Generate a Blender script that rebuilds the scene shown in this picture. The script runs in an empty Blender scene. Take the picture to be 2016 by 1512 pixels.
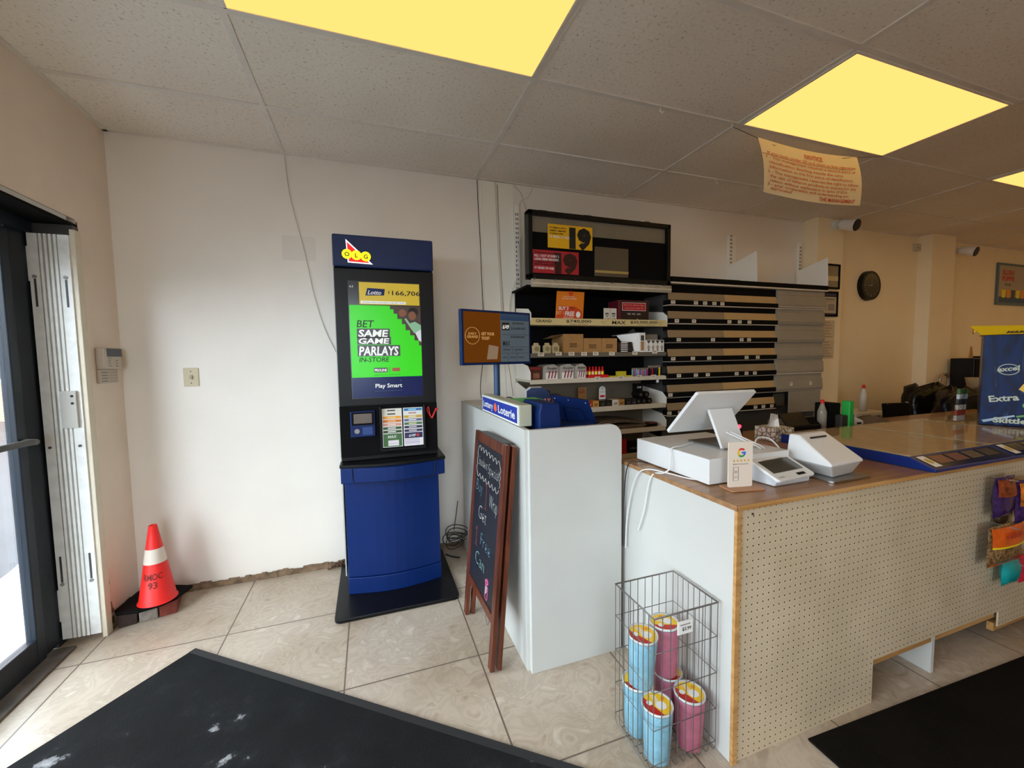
import bpy, bmesh, math, random
from mathutils import Matrix, Vector
random.seed(7)
C = bpy.context.scene.collection
PI = math.pi
# ------------------------------------------------------------------ camera
F, YAW, PIT, ROL = 805.967, -0.3332, -0.0658, -0.0152
CAM = Vector((0.4601, -2.9241, 1.3907))
def basis():
    cy, sy, cp, sp = math.cos(YAW), math.sin(YAW), math.cos(PIT), math.sin(PIT)
    f = Vector((-sy*cp, cy*cp, sp)); r = Vector((cy, sy, 0)); u = r.cross(f)
    c, s = math.cos(ROL), math.sin(ROL)
    return c*r+s*u, -s*r+c*u, f
r_, u_, f_ = basis()
cd = bpy.data.cameras.new('camera'); cam = bpy.data.objects.new('camera', cd); C.objects.link(cam)
cd.sensor_width = 36; cd.lens = F/2016*36; cd.clip_start = 0.02; cd.clip_end = 200
cam.matrix_world = Matrix(((r_.x, u_.x, -f_.x, CAM.x), (r_.y, u_.y, -f_.y, CAM.y), (r_.z, u_.z, -f_.z, CAM.z), (0, 0, 0, 1)))
S = bpy.context.scene; S.camera = cam
# ------------------------------------------------------------------ world, sun, exposure
w = bpy.data.worlds.new('world'); S.world = w; w.use_nodes = True
bg = w.node_tree.nodes['Background']; bg.inputs[0].default_value = (0.80, 0.89, 1.0, 1); bg.inputs[1].default_value = 8.0
sl = bpy.data.lights.new('sun', 'SUN'); sl.energy = 5; sl.angle = 0.02; sl.color = (1, 0.9, 0.75)
so = bpy.data.objects.new('sun', sl); C.objects.link(so); so.rotation_euler = (math.radians(50), 0, math.radians(55))
S.view_settings.view_transform = 'Standard'; S.view_settings.look = 'None'
S.view_settings.exposure = 0.68; S.view_settings.gamma = 1.0; S.view_settings.use_curve_mapping = False
S.cycles.max_bounces = 10; S.cycles.diffuse_bounces = 6; S.cycles.transparent_max_bounces = 24
S.cycles.sample_clamp_indirect = 6; S.cycles.use_denoising = True
LAMP = (1.0, 0.575, 0.15); LAMP_E = .91
def portal(name, loc, rot, sx, sy):
    l = bpy.data.lights.new(name, 'AREA'); l.shape = 'RECTANGLE'; l.size = sx; l.size_y = sy; l.cycles.is_portal = True
    o = bpy.data.objects.new(name, l); C.objects.link(o); o.location = loc; o.rotation_euler = rot
portal('door_portal', (-1.16, -0.9, 1.05), (0, -PI/2, 0), 2.0, 1.1)
portal('window_portal', (-1.16, -2.55, 1.25), (0, -PI/2, 0), 2.1, 1.9)
portal('fill_window_portal', (-.1, -5.62, 1.4), (PI/2, 0, 0), 1.4, 2.0)  # sampling portal for the added window behind the camera

# ------------------------------------------------------------------ materials
def s2l(c):
    f = lambda v: v/12.92 if v <= .04045 else ((v+.055)/1.055)**2.4
    return tuple(f(v/255) for v in c)
MATS = {}
def mat(name, rgb, rough=.5, metal=0, spec=.5, emit=0, noise=0, nscale=30, bump=0, bscale=200, coat=0, alpha=1):
    if name in MATS: return MATS[name]
    m = bpy.data.materials.new(name); m.use_nodes = True; nt = m.node_tree; b = nt.nodes['Principled BSDF']
    col = s2l(rgb)
    b.inputs['Base Color'].default_value = (*col, 1); b.inputs['Roughness'].default_value = rough
    b.inputs['Metallic'].default_value = metal; b.inputs['Specular IOR Level'].default_value = spec
    b.inputs['Coat Weight'].default_value = coat; b.inputs['Alpha'].default_value = alpha
    if emit:
        b.inputs['Emission Color'].default_value = (*col, 1); b.inputs['Emission Strength'].default_value = emit
    if noise or bump:
        tc = nt.nodes.new('ShaderNodeTexCoord')
    if noise:
        n = nt.nodes.new('ShaderNodeTexNoise'); n.inputs['Scale'].default_value = nscale; n.inputs['Detail'].default_value = 5
        nt.links.new(tc.outputs['Object'], n.inputs['Vector'])
        r = nt.nodes.new('ShaderNodeValToRGB')
        r.color_ramp.elements[0].position = .3; r.color_ramp.elements[1].position = .7
        r.color_ramp.elements[0].color = (*[max(0, v*(1-noise)) for v in col], 1)
        r.color_ramp.elements[1].color = (*[min(1, v*(1+noise*.6)) for v in col], 1)
        nt.links.new(n.outputs['Fac'], r.inputs[0]); nt.links.new(r.outputs[0], b.inputs['Base Color'])
    if bump:
        n2 = nt.nodes.new('ShaderNodeTexNoise'); n2.inputs['Scale'].default_value = bscale
        nt.links.new(tc.outputs['Object'], n2.inputs['Vector'])
        bp = nt.nodes.new('ShaderNodeBump'); bp.inputs['Strength'].default_value = bump; bp.inputs['Distance'].default_value = .004
        nt.links.new(n2.outputs['Fac'], bp.inputs['Height']); nt.links.new(bp.outputs[0], b.inputs['Normal'])
    MATS[name] = m; return m
def N(m, t): return m.node_tree.nodes.new(t)
def ramp(m, stops, src):
    r = N(m, 'ShaderNodeValToRGB'); e = r.color_ramp.elements
    while len(e) < len(stops): e.new(.5)
    for i, (p, c) in enumerate(stops): e[i].position = p; e[i].color = (*s2l(c), 1) if len(c) == 3 else c
    m.node_tree.links.new(src, r.inputs[0]); return r
def mapping(m, scale=(1, 1, 1), loc=(0, 0, 0), rot=(0, 0, 0)):
    tc = N(m, 'ShaderNodeTexCoord'); mp = N(m, 'ShaderNodeMapping')
    mp.inputs['Scale'].default_value = scale; mp.inputs['Location'].default_value = loc; mp.inputs['Rotation'].default_value = rot
    m.node_tree.links.new(tc.outputs['Object'], mp.inputs[0]); return mp
# walls
wall_m = mat('painted wall', (238, 231, 220), .32, bump=.12, bscale=18, noise=.03, nscale=3)
wallL_m = mat('painted side wall', (236, 220, 202), .55, bump=.15, bscale=40, noise=.05, nscale=4)
wallR_m = mat('lamp-tinted far wall', (250, 232, 194), .5, bump=.12, bscale=18, noise=.03, nscale=3)  # warmth of the lamp light is tinted into this wall colour
white = mat('white laminate', (199, 199, 193), .42, spec=.35, noise=.02, nscale=6)
# ceiling tile
ceil_m = mat('ceiling tile', (176, 166, 154), .95, spec=.1)
def _ceil(m):
    nt = m.node_tree; b = nt.nodes['Principled BSDF']; mp = mapping(m)
    v = N(m, 'ShaderNodeTexVoronoi'); v.inputs['Scale'].default_value = 70; v.inputs['Randomness'].default_value = 1
    n = N(m, 'ShaderNodeTexNoise'); n.inputs['Scale'].default_value = 75; n.inputs['Detail'].default_value = 3; n.inputs['Roughness'].default_value = .65
    n2 = N(m, 'ShaderNodeTexNoise'); n2.inputs['Scale'].default_value = 1.1; n2.inputs['Detail'].default_value = 2
    for q in (v, n, n2): nt.links.new(mp.outputs[0], q.inputs['Vector'])
    r = ramp(m, [(.30, (196, 187, 175)), (.40, (242, 235, 226)), (.7, (248, 242, 233))], n.outputs['Fac'])
    r2 = ramp(m, [(.3, (240, 236, 228)), (.7, (255, 253, 250))], n2.outputs['Fac'])
    mx = N(m, 'ShaderNodeMix'); mx.data_type = 'RGBA'; mx.blend_type = 'MULTIPLY'; mx.inputs[0].default_value = 1
    nt.links.new(r.outputs[0], mx.inputs[6]); nt.links.new(r2.outputs[0], mx.inputs[7]); nt.links.new(mx.outputs[2], b.inputs['Base Color'])
    bp = N(m, 'ShaderNodeBump'); bp.inputs['Strength'].default_value = .3; bp.inputs['Distance'].default_value = .003
    nt.links.new(n.outputs['Fac'], bp.inputs['Height']); nt.links.new(bp.outputs[0], b.inputs['Normal'])
_ceil(ceil_m)
grid_m = mat('ceiling grid', (228, 221, 210), .5, noise=.08, nscale=9)
# floor
floor_m = mat('floor tile', (200, 186, 168), .34)
def _floor(m):
    nt = m.node_tree; b = nt.nodes['Principled BSDF']; t = .5841
    mp = mapping(m, loc=(.859, .5542, 0))
    br = N(m, 'ShaderNodeTexBrick'); br.offset = 0; br.squash = 1
    br.inputs['Scale'].default_value = 1; br.inputs['Brick Width'].default_value = t; br.inputs['Row Height'].default_value = t
    br.inputs['Mortar Size'].default_value = .0035; br.inputs['Mortar Smooth'].default_value = .1
    br.inputs['Color1'].default_value = (.96, .96, .96, 1); br.inputs['Color2'].default_value = (1, 1, 1, 1); br.inputs['Mortar'].default_value = (0, 0, 0, 1)
    nt.links.new(mp.outputs[0], br.inputs['Vector'])
    n = N(m, 'ShaderNodeTexNoise'); n.inputs['Scale'].default_value = 7; n.inputs['Detail'].default_value = 6; n.inputs['Distortion'].default_value = 2.2
    nt.links.new(mp.outputs[0], n.inputs['Vector'])
    r = ramp(m, [(.30, (172, 155, 137)), (.45, (196, 182, 164)), (.56, (182, 168, 150)), (.72, (210, 198, 182))], n.outputs['Fac'])
    n3 = N(m, 'ShaderNodeTexNoise'); n3.inputs['Scale'].default_value = 2.0; n3.inputs['Detail'].default_value = 8
    nt.links.new(mp.outputs[0], n3.inputs['Vector'])
    r3 = ramp(m, [(.3, (225, 218, 208)), (.6, (255, 255, 255))], n3.outputs['Fac'])
    mz = N(m, 'ShaderNodeMix'); mz.data_type = 'RGBA'; mz.blend_type = 'MULTIPLY'; mz.inputs[0].default_value = 1
    nt.links.new(r.outputs[0], mz.inputs[6]); nt.links.new(r3.outputs[0], mz.inputs[7])
    mx = N(m, 'ShaderNodeMix'); mx.data_type = 'RGBA'
    mx.inputs[7].default_value = (*s2l((112, 96, 82)), 1)
    nt.links.new(br.outputs['Fac'], mx.inputs[0]); nt.links.new(mz.outputs[2], mx.inputs[6])
    nt.links.new(mx.outputs[2], b.inputs['Base Color'])
    bp = N(m, 'ShaderNodeBump'); bp.invert = True; bp.inputs['Strength'].default_value = .4; bp.inputs['Distance'].default_value = .003
    nt.links.new(br.outputs['Fac'], bp.inputs['Height']); nt.links.new(bp.outputs[0], b.inputs['Normal'])
_floor(floor_m)
# pegboard: round holes on a one-inch grid
peg_m = mat('pegboard', (206, 190, 160), .55)
def _peg(m):
    nt = m.node_tree; b = nt.nodes['Principled BSDF']; tc = N(m, 'ShaderNodeTexCoord'); sp = N(m, 'ShaderNodeSeparateXYZ')
    nt.links.new(tc.outputs['Object'], sp.inputs[0])
    def mth(op, a, bb=None, c=None):
        q = N(m, 'ShaderNodeMath'); q.operation = op
        for i, v in enumerate((a, bb, c)):
            if v is None: continue
            if isinstance(v, (int, float)): q.inputs[i].default_value = v
            else: nt.links.new(v, q.inputs[i])
        return q.outputs[0]
    p = .0254
    fx = mth('SUBTRACT', mth('FRACT', mth('DIVIDE', sp.outputs['X'], p)), .5)
    fz = mth('SUBTRACT', mth('FRACT', mth('DIVIDE', sp.outputs['Z'], p)), .5)
    d = mth('SQRT', mth('ADD', mth('MULTIPLY', fx, fx), mth('MULTIPLY', fz, fz)))
    h = mth('LESS_THAN', d, .11)
    n = N(m, 'ShaderNodeTexNoise'); n.inputs['Scale'].default_value = 5; nt.links.new(tc.outputs['Object'], n.inputs['Vector'])
    r = ramp(m, [(.3, (192, 177, 148)), (.7, (206, 190, 162))], n.outputs['Fac'])
    mx = N(m, 'ShaderNodeMix'); mx.data_type = 'RGBA'; mx.inputs[7].default_value = (*s2l((62, 44, 30)), 1)
    nt.links.new(h, mx.inputs[0]); nt.links.new(r.outputs[0], mx.inputs[6]); nt.links.new(mx.outputs[2], b.inputs['Base Color'])
_peg(peg_m)
def wood(name, a, bcol, c, rough=.4, scale=(1, 14, 14)):
    m = mat(name, a, rough); nt = m.node_tree; b = nt.nodes['Principled BSDF']; mp = mapping(m, scale)
    n = N(m, 'ShaderNodeTexNoise'); n.inputs['Scale'].default_value = 3; n.inputs['Detail'].default_value = 8; n.inputs['Distortion'].default_value = .4
    nt.links.new(mp.outputs[0], n.inputs['Vector'])
    r = ramp(m, [(.3, a), (.5, bcol), (.7, c)], n.outputs['Fac']); nt.links.new(r.outputs[0], b.inputs['Base Color']); return m
oak = wood('wood laminate top', (128, 92, 58), (152, 112, 74), (170, 130, 88), .28)
oak2 = wood('golden edge wood', (168, 122, 68), (190, 144, 86), (205, 162, 104), .5)
mahog = wood('mahogany wood', (66, 30, 18), (92, 44, 26), (112, 56, 34), .35, (14, 14, 1.5))
black = mat('black plastic', (14, 14, 16), .38, spec=.25, noise=.1, nscale=60)
blackm = mat('black matte', (12, 11, 11), .75, spec=.12, noise=.15, nscale=20)
rubber = mat('black rubber mat', (22, 23, 24), .85, spec=.15, bump=.6, bscale=260)
def _mat(m):
    nt = m.node_tree; b = nt.nodes['Principled BSDF']; mp = mapping(m)
    n = N(m, 'ShaderNodeTexNoise'); n.inputs['Scale'].default_value = 5.0; n.inputs['Detail'].default_value = 10; n.inputs['Roughness'].default_value = .66
    nt.links.new(mp.outputs[0], n.inputs['Vector'])
    r = ramp(m, [(.2, (18, 19, 20)), (.55, (28, 29, 30)), (.625, (38, 39, 40)), (.655, (140, 142, 144)), (.73, (190, 192, 195))], n.outputs['Fac'])
    nt.links.new(r.outputs[0], b.inputs['Base Color'])
_mat(rubber)
rubber2 = mat('dark entrance mat', (20, 17, 14), .9, spec=.1, bump=.6, bscale=260, noise=.25, nscale=5)
steel = mat('brushed steel', (170, 170, 168), .35, metal=1)
wire_m = mat('grey wire', (128, 124, 120), .4, metal=.6)
navy = mat('kiosk navy', (20, 40, 84), .4, spec=.3, noise=.05)
blue = mat('kiosk blue', (3, 36, 96), .45, spec=.25, noise=.06, nscale=8)
dblue = mat('terminal blue', (6, 34, 88), .45, spec=.25, noise=.05)
red = mat('red', (208, 24, 26), .45); yellow = mat('yellow', (246, 226, 22), .45); wht = mat('white', (236, 236, 232), .45)
yel_e = mat('lit yellow', (250, 232, 10), .5, emit=.7); red_e = mat('lit red', (220, 20, 24), .5, emit=.6); wht_e = mat('lit white', (250, 240, 240), .5, emit=.6)
grn_e = mat('screen green', (52, 196, 24), .25, spec=.3, emit=.3); scr_w = mat('screen white', (220, 224, 218), .3, emit=.25)
scr_y = mat('screen yellow', (196, 170, 56), .25, spec=.3, emit=.2); scr_k = mat('screen dark', (28, 30, 30), .2, emit=.1)
scr_n = mat('screen navy', (14, 28, 76), .2, spec=.3, emit=.2); scr_o = mat('screen orange', (112, 60, 10), .25, spec=.3, emit=.1)
scr_g = mat('screen slate', (88, 102, 112), .25, spec=.3, emit=.12)
scr_br = mat('screen grey', (70, 70, 62), .2, emit=.15)
ink = mat('black ink', (18, 18, 18), .6); redink = mat('red ink', (176, 60, 30), .7)
cream = mat('cream paint', (222, 212, 190), .5, noise=.05, nscale=20)
ivory = mat('ivory plastic', (204, 192, 160), .4)
grey = mat('grey plastic', (150, 146, 138), .5); dgrey = mat('dark grey', (70, 68, 64), .5)
shelf_w = mat('shelf enamel', (214, 204, 184), .45, noise=.05, nscale=10)
shelf_t = mat('shutter grey', (156, 146, 128), .5, noise=.06, nscale=8)
tan1 = mat('bronze flap', (150, 128, 96), .4, noise=.08, nscale=10); tan2 = mat('gold flap', (190, 156, 104), .4, noise=.06, nscale=10)
card = mat('cardboard', (176, 132, 78), .8, noise=.08, nscale=25)
glass_m = bpy.data.materials.new('window glass'); glass_m.use_nodes = True
def _glass(m, tint, fac):
    nt = m.node_tree; nt.nodes.remove(nt.nodes['Principled BSDF']); out = nt.nodes['Material Output']
    t = N(m, 'ShaderNodeBsdfTransparent'); t.inputs[0].default_value = (*tint, 1)
    g = N(m, 'ShaderNodeBsdfGlossy'); g.inputs['Roughness'].default_value = .03
    lw = N(m, 'ShaderNodeLayerWeight'); lw.inputs[0].default_value = .5
    pw = N(m, 'ShaderNodeMath'); pw.operation = 'POWER'; pw.inputs[1].default_value = 4; nt.links.new(lw.outputs['Facing'], pw.inputs[0])
    ml = N(m, 'ShaderNodeMath'); ml.operation = 'MULTIPLY_ADD'; ml.inputs[1].default_value = .8; ml.inputs[2].default_value = fac*.16; nt.links.new(pw.outputs[0], ml.inputs[0])
    mx = N(m, 'ShaderNodeMixShader'); nt.links.new(ml.outputs[0], mx.inputs[0]); nt.links.new(t.outputs[0], mx.inputs[1]); nt.links.new(g.outputs[0], mx.inputs[2])
    nt.links.new(mx.outputs[0], out.inputs[0])
_glass(glass_m, (.93, .95, .95), .25)
acryl = bpy.data.materials.new('clear acrylic'); acryl.use_nodes = True; _glass(acryl, (.8, .78, .74), .45)
topgl = bpy.data.materials.new('case glass'); topgl.use_nodes = True; _glass(topgl, (.9, .9, .88), .35)
lamp_m = bpy.data.materials.new('lit diffuser'); lamp_m.use_nodes = True
def _lamp(m):
    nt = m.node_tree; nt.nodes.remove(nt.nodes['Principled BSDF']); e = N(m, 'ShaderNodeEmission')
    e.inputs[0].default_value = (*LAMP, 1); e.inputs[1].default_value = LAMP_E; nt.links.new(e.outputs[0], nt.nodes['Material Output'].inputs[0])
_lamp(lamp_m)
paper_t = bpy.data.materials.new('translucent notice paper'); paper_t.use_nodes = True
def _pap(m):
    nt = m.node_tree; nt.nodes.remove(nt.nodes['Principled BSDF']); a = N(m, 'ShaderNodeBsdfDiffuse'); b = N(m, 'ShaderNodeBsdfTranslucent')
    a.inputs[0].default_value = (*s2l((254, 240, 204)), 1); b.inputs[0].default_value = (*s2l((255, 244, 206)), 1)
    mx = N(m, 'ShaderNodeMixShader'); mx.inputs[0].default_value = .5
    nt.links.new(a.outputs[0], mx.inputs[1]); nt.links.new(b.outputs[0], mx.inputs[2]); nt.links.new(mx.outputs[0], nt.nodes['Material Output'].inputs[0])
_pap(paper_t)

# ------------------------------------------------------------------ mesh helpers
def frame(o, x, y):
    x = Vector(x).normalized(); y = Vector(y).normalized(); z = x.cross(y)
    return Matrix(((x.x, y.x, z.x, o[0]), (x.y, y.y, z.y, o[1]), (x.z, y.z, z.z, o[2]), (0, 0, 0, 1)))
def FY(x, y, z): return frame((x, y, z), (1, 0, 0), (0, 0, 1))        # plane facing -y
def FX(x, y, z): return frame((x, y, z), (0, -1, 0), (0, 0, 1))       # plane facing -x
class MB:
    def __init__(s): s.bm = bmesh.new(); s.mats = []; s.T = None
    def mi(s, m):
        if m not in s.mats: s.mats.append(m)
        return s.mats.index(m)
    def add(s, vs, fs, m, smooth=False, T=None):
        i = s.mi(m); A = Matrix.Identity(4)
        if s.T is not None: A = s.T
        if T is not None: A = A @ T
        bv = [s.bm.verts.new(A @ Vector(v)) for v in vs]; out = []
        for f in fs:
            try: q = s.bm.faces.new([bv[k] for k in f])
            except ValueError: continue
            q.material_index = i; q.smooth = smooth; out.append(q)
        return out
    def box(s, x0, x1, y0, y1, z0, z1, m, T=None):
        v = [(x, y, z) for x in (x0, x1) for y in (y0, y1) for z in (z0, z1)]
        s.add(v, [(0, 1, 3, 2), (4, 6, 7, 5), (0, 4, 5, 1), (2, 3, 7, 6), (0, 2, 6, 4), (1, 5, 7, 3)], m, T=T); return s
    def prism(s, poly, d0, d1, m, T=None, smooth=False):
        "poly in local xy, extruded along local z from d0 to d1"
        n = len(poly); v = [(x, y, d0) for x, y in poly]+[(x, y, d1) for x, y in poly]
        f = [tuple(range(n))[::-1], tuple(range(n, 2*n))]+[(i, (i+1) % n, n+(i+1) % n, n+i) for i in range(n)]
        s.add(v, f, m, T=T, smooth=smooth); return s
    def cyl(s, p0, p1, r0, m, r1=None, seg=16, cap=True, T=None):
        if r1 is None: r1 = r0
        p0 = Vector(p0); p1 = Vector(p1); d = (p1-p0).normalized(); a = d.orthogonal().normalized(); b = d.cross(a)
        v = []
        for p, r in ((p0, r0), (p1, r1)):
            for k in range(seg):
                t = 2*PI*k/seg; v.append(p+a*math.cos(t)*r+b*math.sin(t)*r)
        s.add(v, [(k, (k+1) % seg, seg+(k+1) % seg, seg+k) for k in range(seg)], m, True, T)
        if cap: s.add(v, [tuple(range(seg))[::-1], tuple(range(seg, 2*seg))], m, False, T)
        return s
    def tube(s, pts, r, m, seg=6, closed=False, T=None, smoothn=0):
        P = [Vector(p) for p in pts]
        if smoothn:
            Q = []
            n = len(P)
            for i in range(n-1):
                p0, p1, p2, p3 = P[max(i-1, 0)], P[i], P[i+1], P[min(i+2, n-1)]
                for k in range(smoothn):
                    t = k/smoothn; Q.append(.5*((2*p1)+(-p0+p2)*t+(2*p0-5*p1+4*p2-p3)*t*t+(-p0+3*p1-3*p2+p3)*t**3))
            Q.append(P[-1]); P = Q
        n = len(P); v = []; a = None
        for i in range(n):
            d = (P[min(i+1, n-1)]-P[max(i-1, 0)])
            if closed: d = P[(i+1) % n]-P[i-1]
            if d.length < 1e-9: d = Vector((0, 0, 1))
            d.normalize()
            a = (d.orthogonal() if a is None else (a-d*a.dot(d)))
            if a.length < 1e-6: a = d.orthogonal()
            a.normalize(); b = d.cross(a)
            for k in range(seg):
                t = 2*PI*k/seg; v.append(P[i]+a*math.cos(t)*r+b*math.sin(t)*r)
        f = []
        for i in range(n if closed else n-1):
            j = (i+1) % n
            for k in range(seg): f.append((i*seg+k, i*seg+(k+1) % seg, j*seg+(k+1) % seg, j*seg+k))
        s.add(v, f, m, True, T)
        if not closed: s.add(v, [tuple(range(seg))[::-1], tuple(range((n-1)*seg, n*seg))], m, False, T)
        return s
    def lathe(s, prof, m, c=(0, 0, 0), seg=24, T=None, smooth=True):
        v = []; n = len(prof)
        for r, z in prof:
            for k in range(seg):
                t = 2*PI*k/seg; v.append((c[0]+r*math.cos(t), c[1]+r*math.sin(t), c[2]+z))
        f = [(i*seg+k, i*seg+(k+1) % seg, (i+1)*seg+(k+1) % seg, (i+1)*seg+k) for i in range(n-1) for k in range(seg)]
        s.add(v, f, m, smooth, T); return s
    def disc(s, x, y, r, m, T=None, seg=20, z=0, sx=1):
        s.add([(x+r*sx*math.cos(2*PI*k/seg), y+r*math.sin(2*PI*k/seg), z) for k in range(seg)], [tuple(range(seg))], m, T=T); return s
    def rect(s, x0, x1, y0, y1, m, T=None, z=0):
        s.add([(x0, y0, z), (x1, y0, z), (x1, y1, z), (x0, y1, z)], [(0, 1, 2, 3)], m, T=T); return s
    def poly(s, pts, m, T=None, z=0):
        s.add([(x, y, z) for x, y in pts], [tuple(range(len(pts)))], m, T=T); return s
    def text(s, body, x, y, h, m, T=None, w=None, bold=0, shear=0, align='LEFT', z=.0, space=1):
        "h = capital height; w fits the line to a width"
        cu = bpy.data.curves.new('t', 'FONT'); cu.body = body; cu.size = 1; cu.offset = bold; cu.shear = shear; cu.resolution_u = 2; cu.space_line = space
        ob = bpy.data.objects.new('t', cu); me = bpy.data.meshes.new_from_object(ob)
        vs = [v.co.copy() for v in me.vertices]; fs = [tuple(p.vertices) for p in me.polygons]
        bpy.data.objects.remove(ob); bpy.data.meshes.remove(me); bpy.data.curves.remove(cu)
        if not vs: return s
        k = h/.73; xs = [v.x for v in vs]; x0, x1 = min(xs), max(xs)
        kx = k if w is None else w/(x1-x0)
        W = (x1-x0)*kx; ox = x-(W/2 if align == 'CENTER' else W if align == 'RIGHT' else 0)
        s.add([(ox+(v.x-x0)*kx, y+v.y*k, z) for v in vs], fs, m, T=T); return s
    def build(s, name, parent=None, bevel=0, seg=2):
        root = parent
        if parent is not None:
            M = Matrix.Identity(4); p = parent
            while p is not None: M = (Matrix.LocRotScale(p.location, p.rotation_euler, p.scale)) @ M; p = p.parent
            s.bm.transform(M.inverted())
        bmesh.ops.recalc_face_normals(s.bm, faces=s.bm.faces) if False else None
        me = bpy.data.meshes.new(name); s.bm.to_mesh(me); s.bm.free()
        for m in s.mats: me.materials.append(m)
        o = bpy.data.objects.new(name, me); C.objects.link(o)
        if parent is not None: o.parent = parent
        if bevel:
            b = o.modifiers.new('bevel', 'BEVEL'); b.width = bevel; b.segments = seg; b.limit_method = 'ANGLE'; b.angle_limit = .7; b.harden_normals = False
        return o
def tag(o, label, cat, group=None, kind=None):
    if label: o['label'] = label
    if cat: o['category'] = cat
    if group: o['group'] = group
    if kind: o['kind'] = kind
    return o
def thing(name, loc, label, cat, group=None, rz=0):
    o = bpy.data.objects.new(name, None); C.objects.link(o); o.location = loc; o.rotation_euler = (0, 0, rz); o.empty_display_size = .05
    return tag(o, label, cat, group)
def struct(o): o['kind'] = 'structure'; return o
def dup(root, loc, label, rz=None, group=None):
    r = root.copy(); C.objects.link(r); r.location = loc
    if rz is not None: r.rotation_euler = (0, 0, rz)
    r['label'] = label
    if group: r['group'] = group
    for ch in list(root.children):
        c = ch.copy(); C.objects.link(c); c.parent = r
        for g in list(ch.children):
            d = g.copy(); C.objects.link(d); d.parent = c
    return r

# ------------------------------------------------------------------ the room
H = 2.665; XL = -.87; XR = 9.6; YF = -5.5
struct(MB().box(XL-.3, XR+.1, YF-.1, .1, -.1, 0, floor_m).build('floor'))
struct(MB().box(XL-.3, XR+.1, YF-.1, .1, H, H+.08, ceil_m).build('ceiling'))
m = MB().box(XL-.3, 5.0, 0, .12, 0, H, wall_m).box(5.0, XR+.1, 0, .12, 0, H, wallR_m)
struct(m.build('wall_back'))
m = MB()   # left wall: the doorway y -1.36..-0.38 and the shop window y -4.5..-1.6
m.box(XL-.28, XL, -.30, 0, 0, H, wallL_m).box(XL-.28, XL, -1.36, -.30, 2.09, H, wallL_m).box(XL-.28, XL, -1.6, -1.36, 0, H, wallL_m)
m.box(XL-.28, XL, -3.5, -1.6, 2.35, H, wallL_m).box(XL-.28, XL, -3.5, -1.6, 0, .25, wallL_m).box(XL-.28, XL, YF, -3.5, 0, H, wallL_m)
struct(m.build('wall_left'))
struct(MB().box(XR, XR+.1, YF, 0, 0, H, wallR_m).build('wall_right'))
m = MB().box(.6, XR+.1, YF-.12, YF, 0, H, wall_m).box(XL-.28, .6, YF-.12, YF, 0, .4, wall_m).box(XL-.28, .6, YF-.12, YF, 2.4, H, wall_m).box(XL-.28, -.8, YF-.12, YF, .4, 2.4, wall_m)
struct(m.build('wall_front'))
for nm, (x0, x1, d) in (('wall_pillar', (4.50, 4.86, .145)), ('wall_pillar', (6.31, 6.74, .13))):
    struct(MB().box(x0, x1, -d, 0, 0, H, wallR_m).build(nm, bevel=.004))
m = MB()   # ceiling grid
for i in range(0, 9): m.box(1.22*i-.013, 1.22*i+.013, YF, 0, H-.006, H, grid_m)
for j in range(0, 9):
    y = -.504-.602*j
    m.box(XL, XR, y-.013, y+.013, H-.0065, H, grid_m)
m.box(XL, XR, -.022, 0, H-.007, H, grid_m).box(XL, XL+.022, YF, 0, H-.007, H, grid_m)
struct(m.build('trim_1'))
dirt = mat('dirty skirting', (128, 104, 80), .9, noise=.5, nscale=22, bump=.8, bscale=50)
m = MB(); xs = [XL+i*.03 for i in range(0, 82)]
for a, b in zip(xs[:-1], xs[1:]):
    h = .03+.014*random.random(); m.box(a, b, -.012-.006*random.random(), 0, 0, h, dirt)
struct(m.build('baseboard_back'))
m = MB()
for k in range(34):
    z = k*.02; m.box(XL+.0005, XL+.002+.004*random.random(), -.30, -.292+(.05*(1-k/34)**3)*random.random(), z, z+.02, dirt)
struct(m.build('baseboard_left'))
struct(MB().box(XL, XL+.003, -.300, -.294, .8, 2.08, mat('brown crack', (120, 96, 78), .9)).build('trim_2'))  # brown crack line along the gate edge
# white backing board behind the shelving
struct(MB().box(1.265, 1.50, -.012, 0, 1.2, H-.01, mat('backing board', (240, 236, 222), .4)).build('trim_3'))
# doorway: dark aluminium door and its frame
alu = mat('dark door frame', (30, 36, 44), .4, spec=.3, noise=.1, nscale=4)
D = MB().box(-1.07, -1.03, -.47, -.372, .02, 2.08, alu).box(-1.07, -1.03, -.372, -.302, .0, 2.08, alu).box(-1.07, -1.0, -1.36, -.37, 2.0, 2.08, alu).box(-1.07, -1.0, -1.36, -1.30, .0, 2.0, alu)
d1 = struct(D.build('door_1'))
MB().box(-1.055, -1.015, -.525, -.475, .02, 1.99, alu).box(-1.055, -1.015, -1.29, -1.2, .02, 1.99, alu).box(-1.055, -1.015, -1.2, -.525, .02, .14, alu).box(-1.055, -1.015, -1.2, -.525, 1.88, 1.99, alu).build('door_leaf', d1, .004)
MB().box(-1.038, -1.032, -1.2, -.525, .14, 1.88, glass_m).build('glass_pane', d1)
MB().tube([(-1.015, -.50, 1.045), (-.96, -.52, 1.045), (-.955, -.56, 1.05), (-.955, -1.2, 1.06)], .014, dgrey, 10).build('door_handle', d1)
struct(MB().box(-1.1, XL+.004, -1.36, -.372, 2.065, 2.085, mat('pale soffit', (196, 196, 192), .5)).build('trim_4'))
struct(MB().box(XL-.15, XL+.006, -1.3, -.30, 2.052, 2.066, blackm).build('trim_5', bevel=.003))
struct(MB().box(-1.13, -.95, -1.36, -.4, -.0, .012, mat('door sill', (92, 84, 74), .7, noise=.3, nscale=20)).build('trim_6'))
W = MB().box(-1.07, -1.0, -3.5, -1.6, .25, .33, alu).box(-1.07, -1.0, -3.5, -1.6, 2.27, 2.35, alu)
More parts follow.
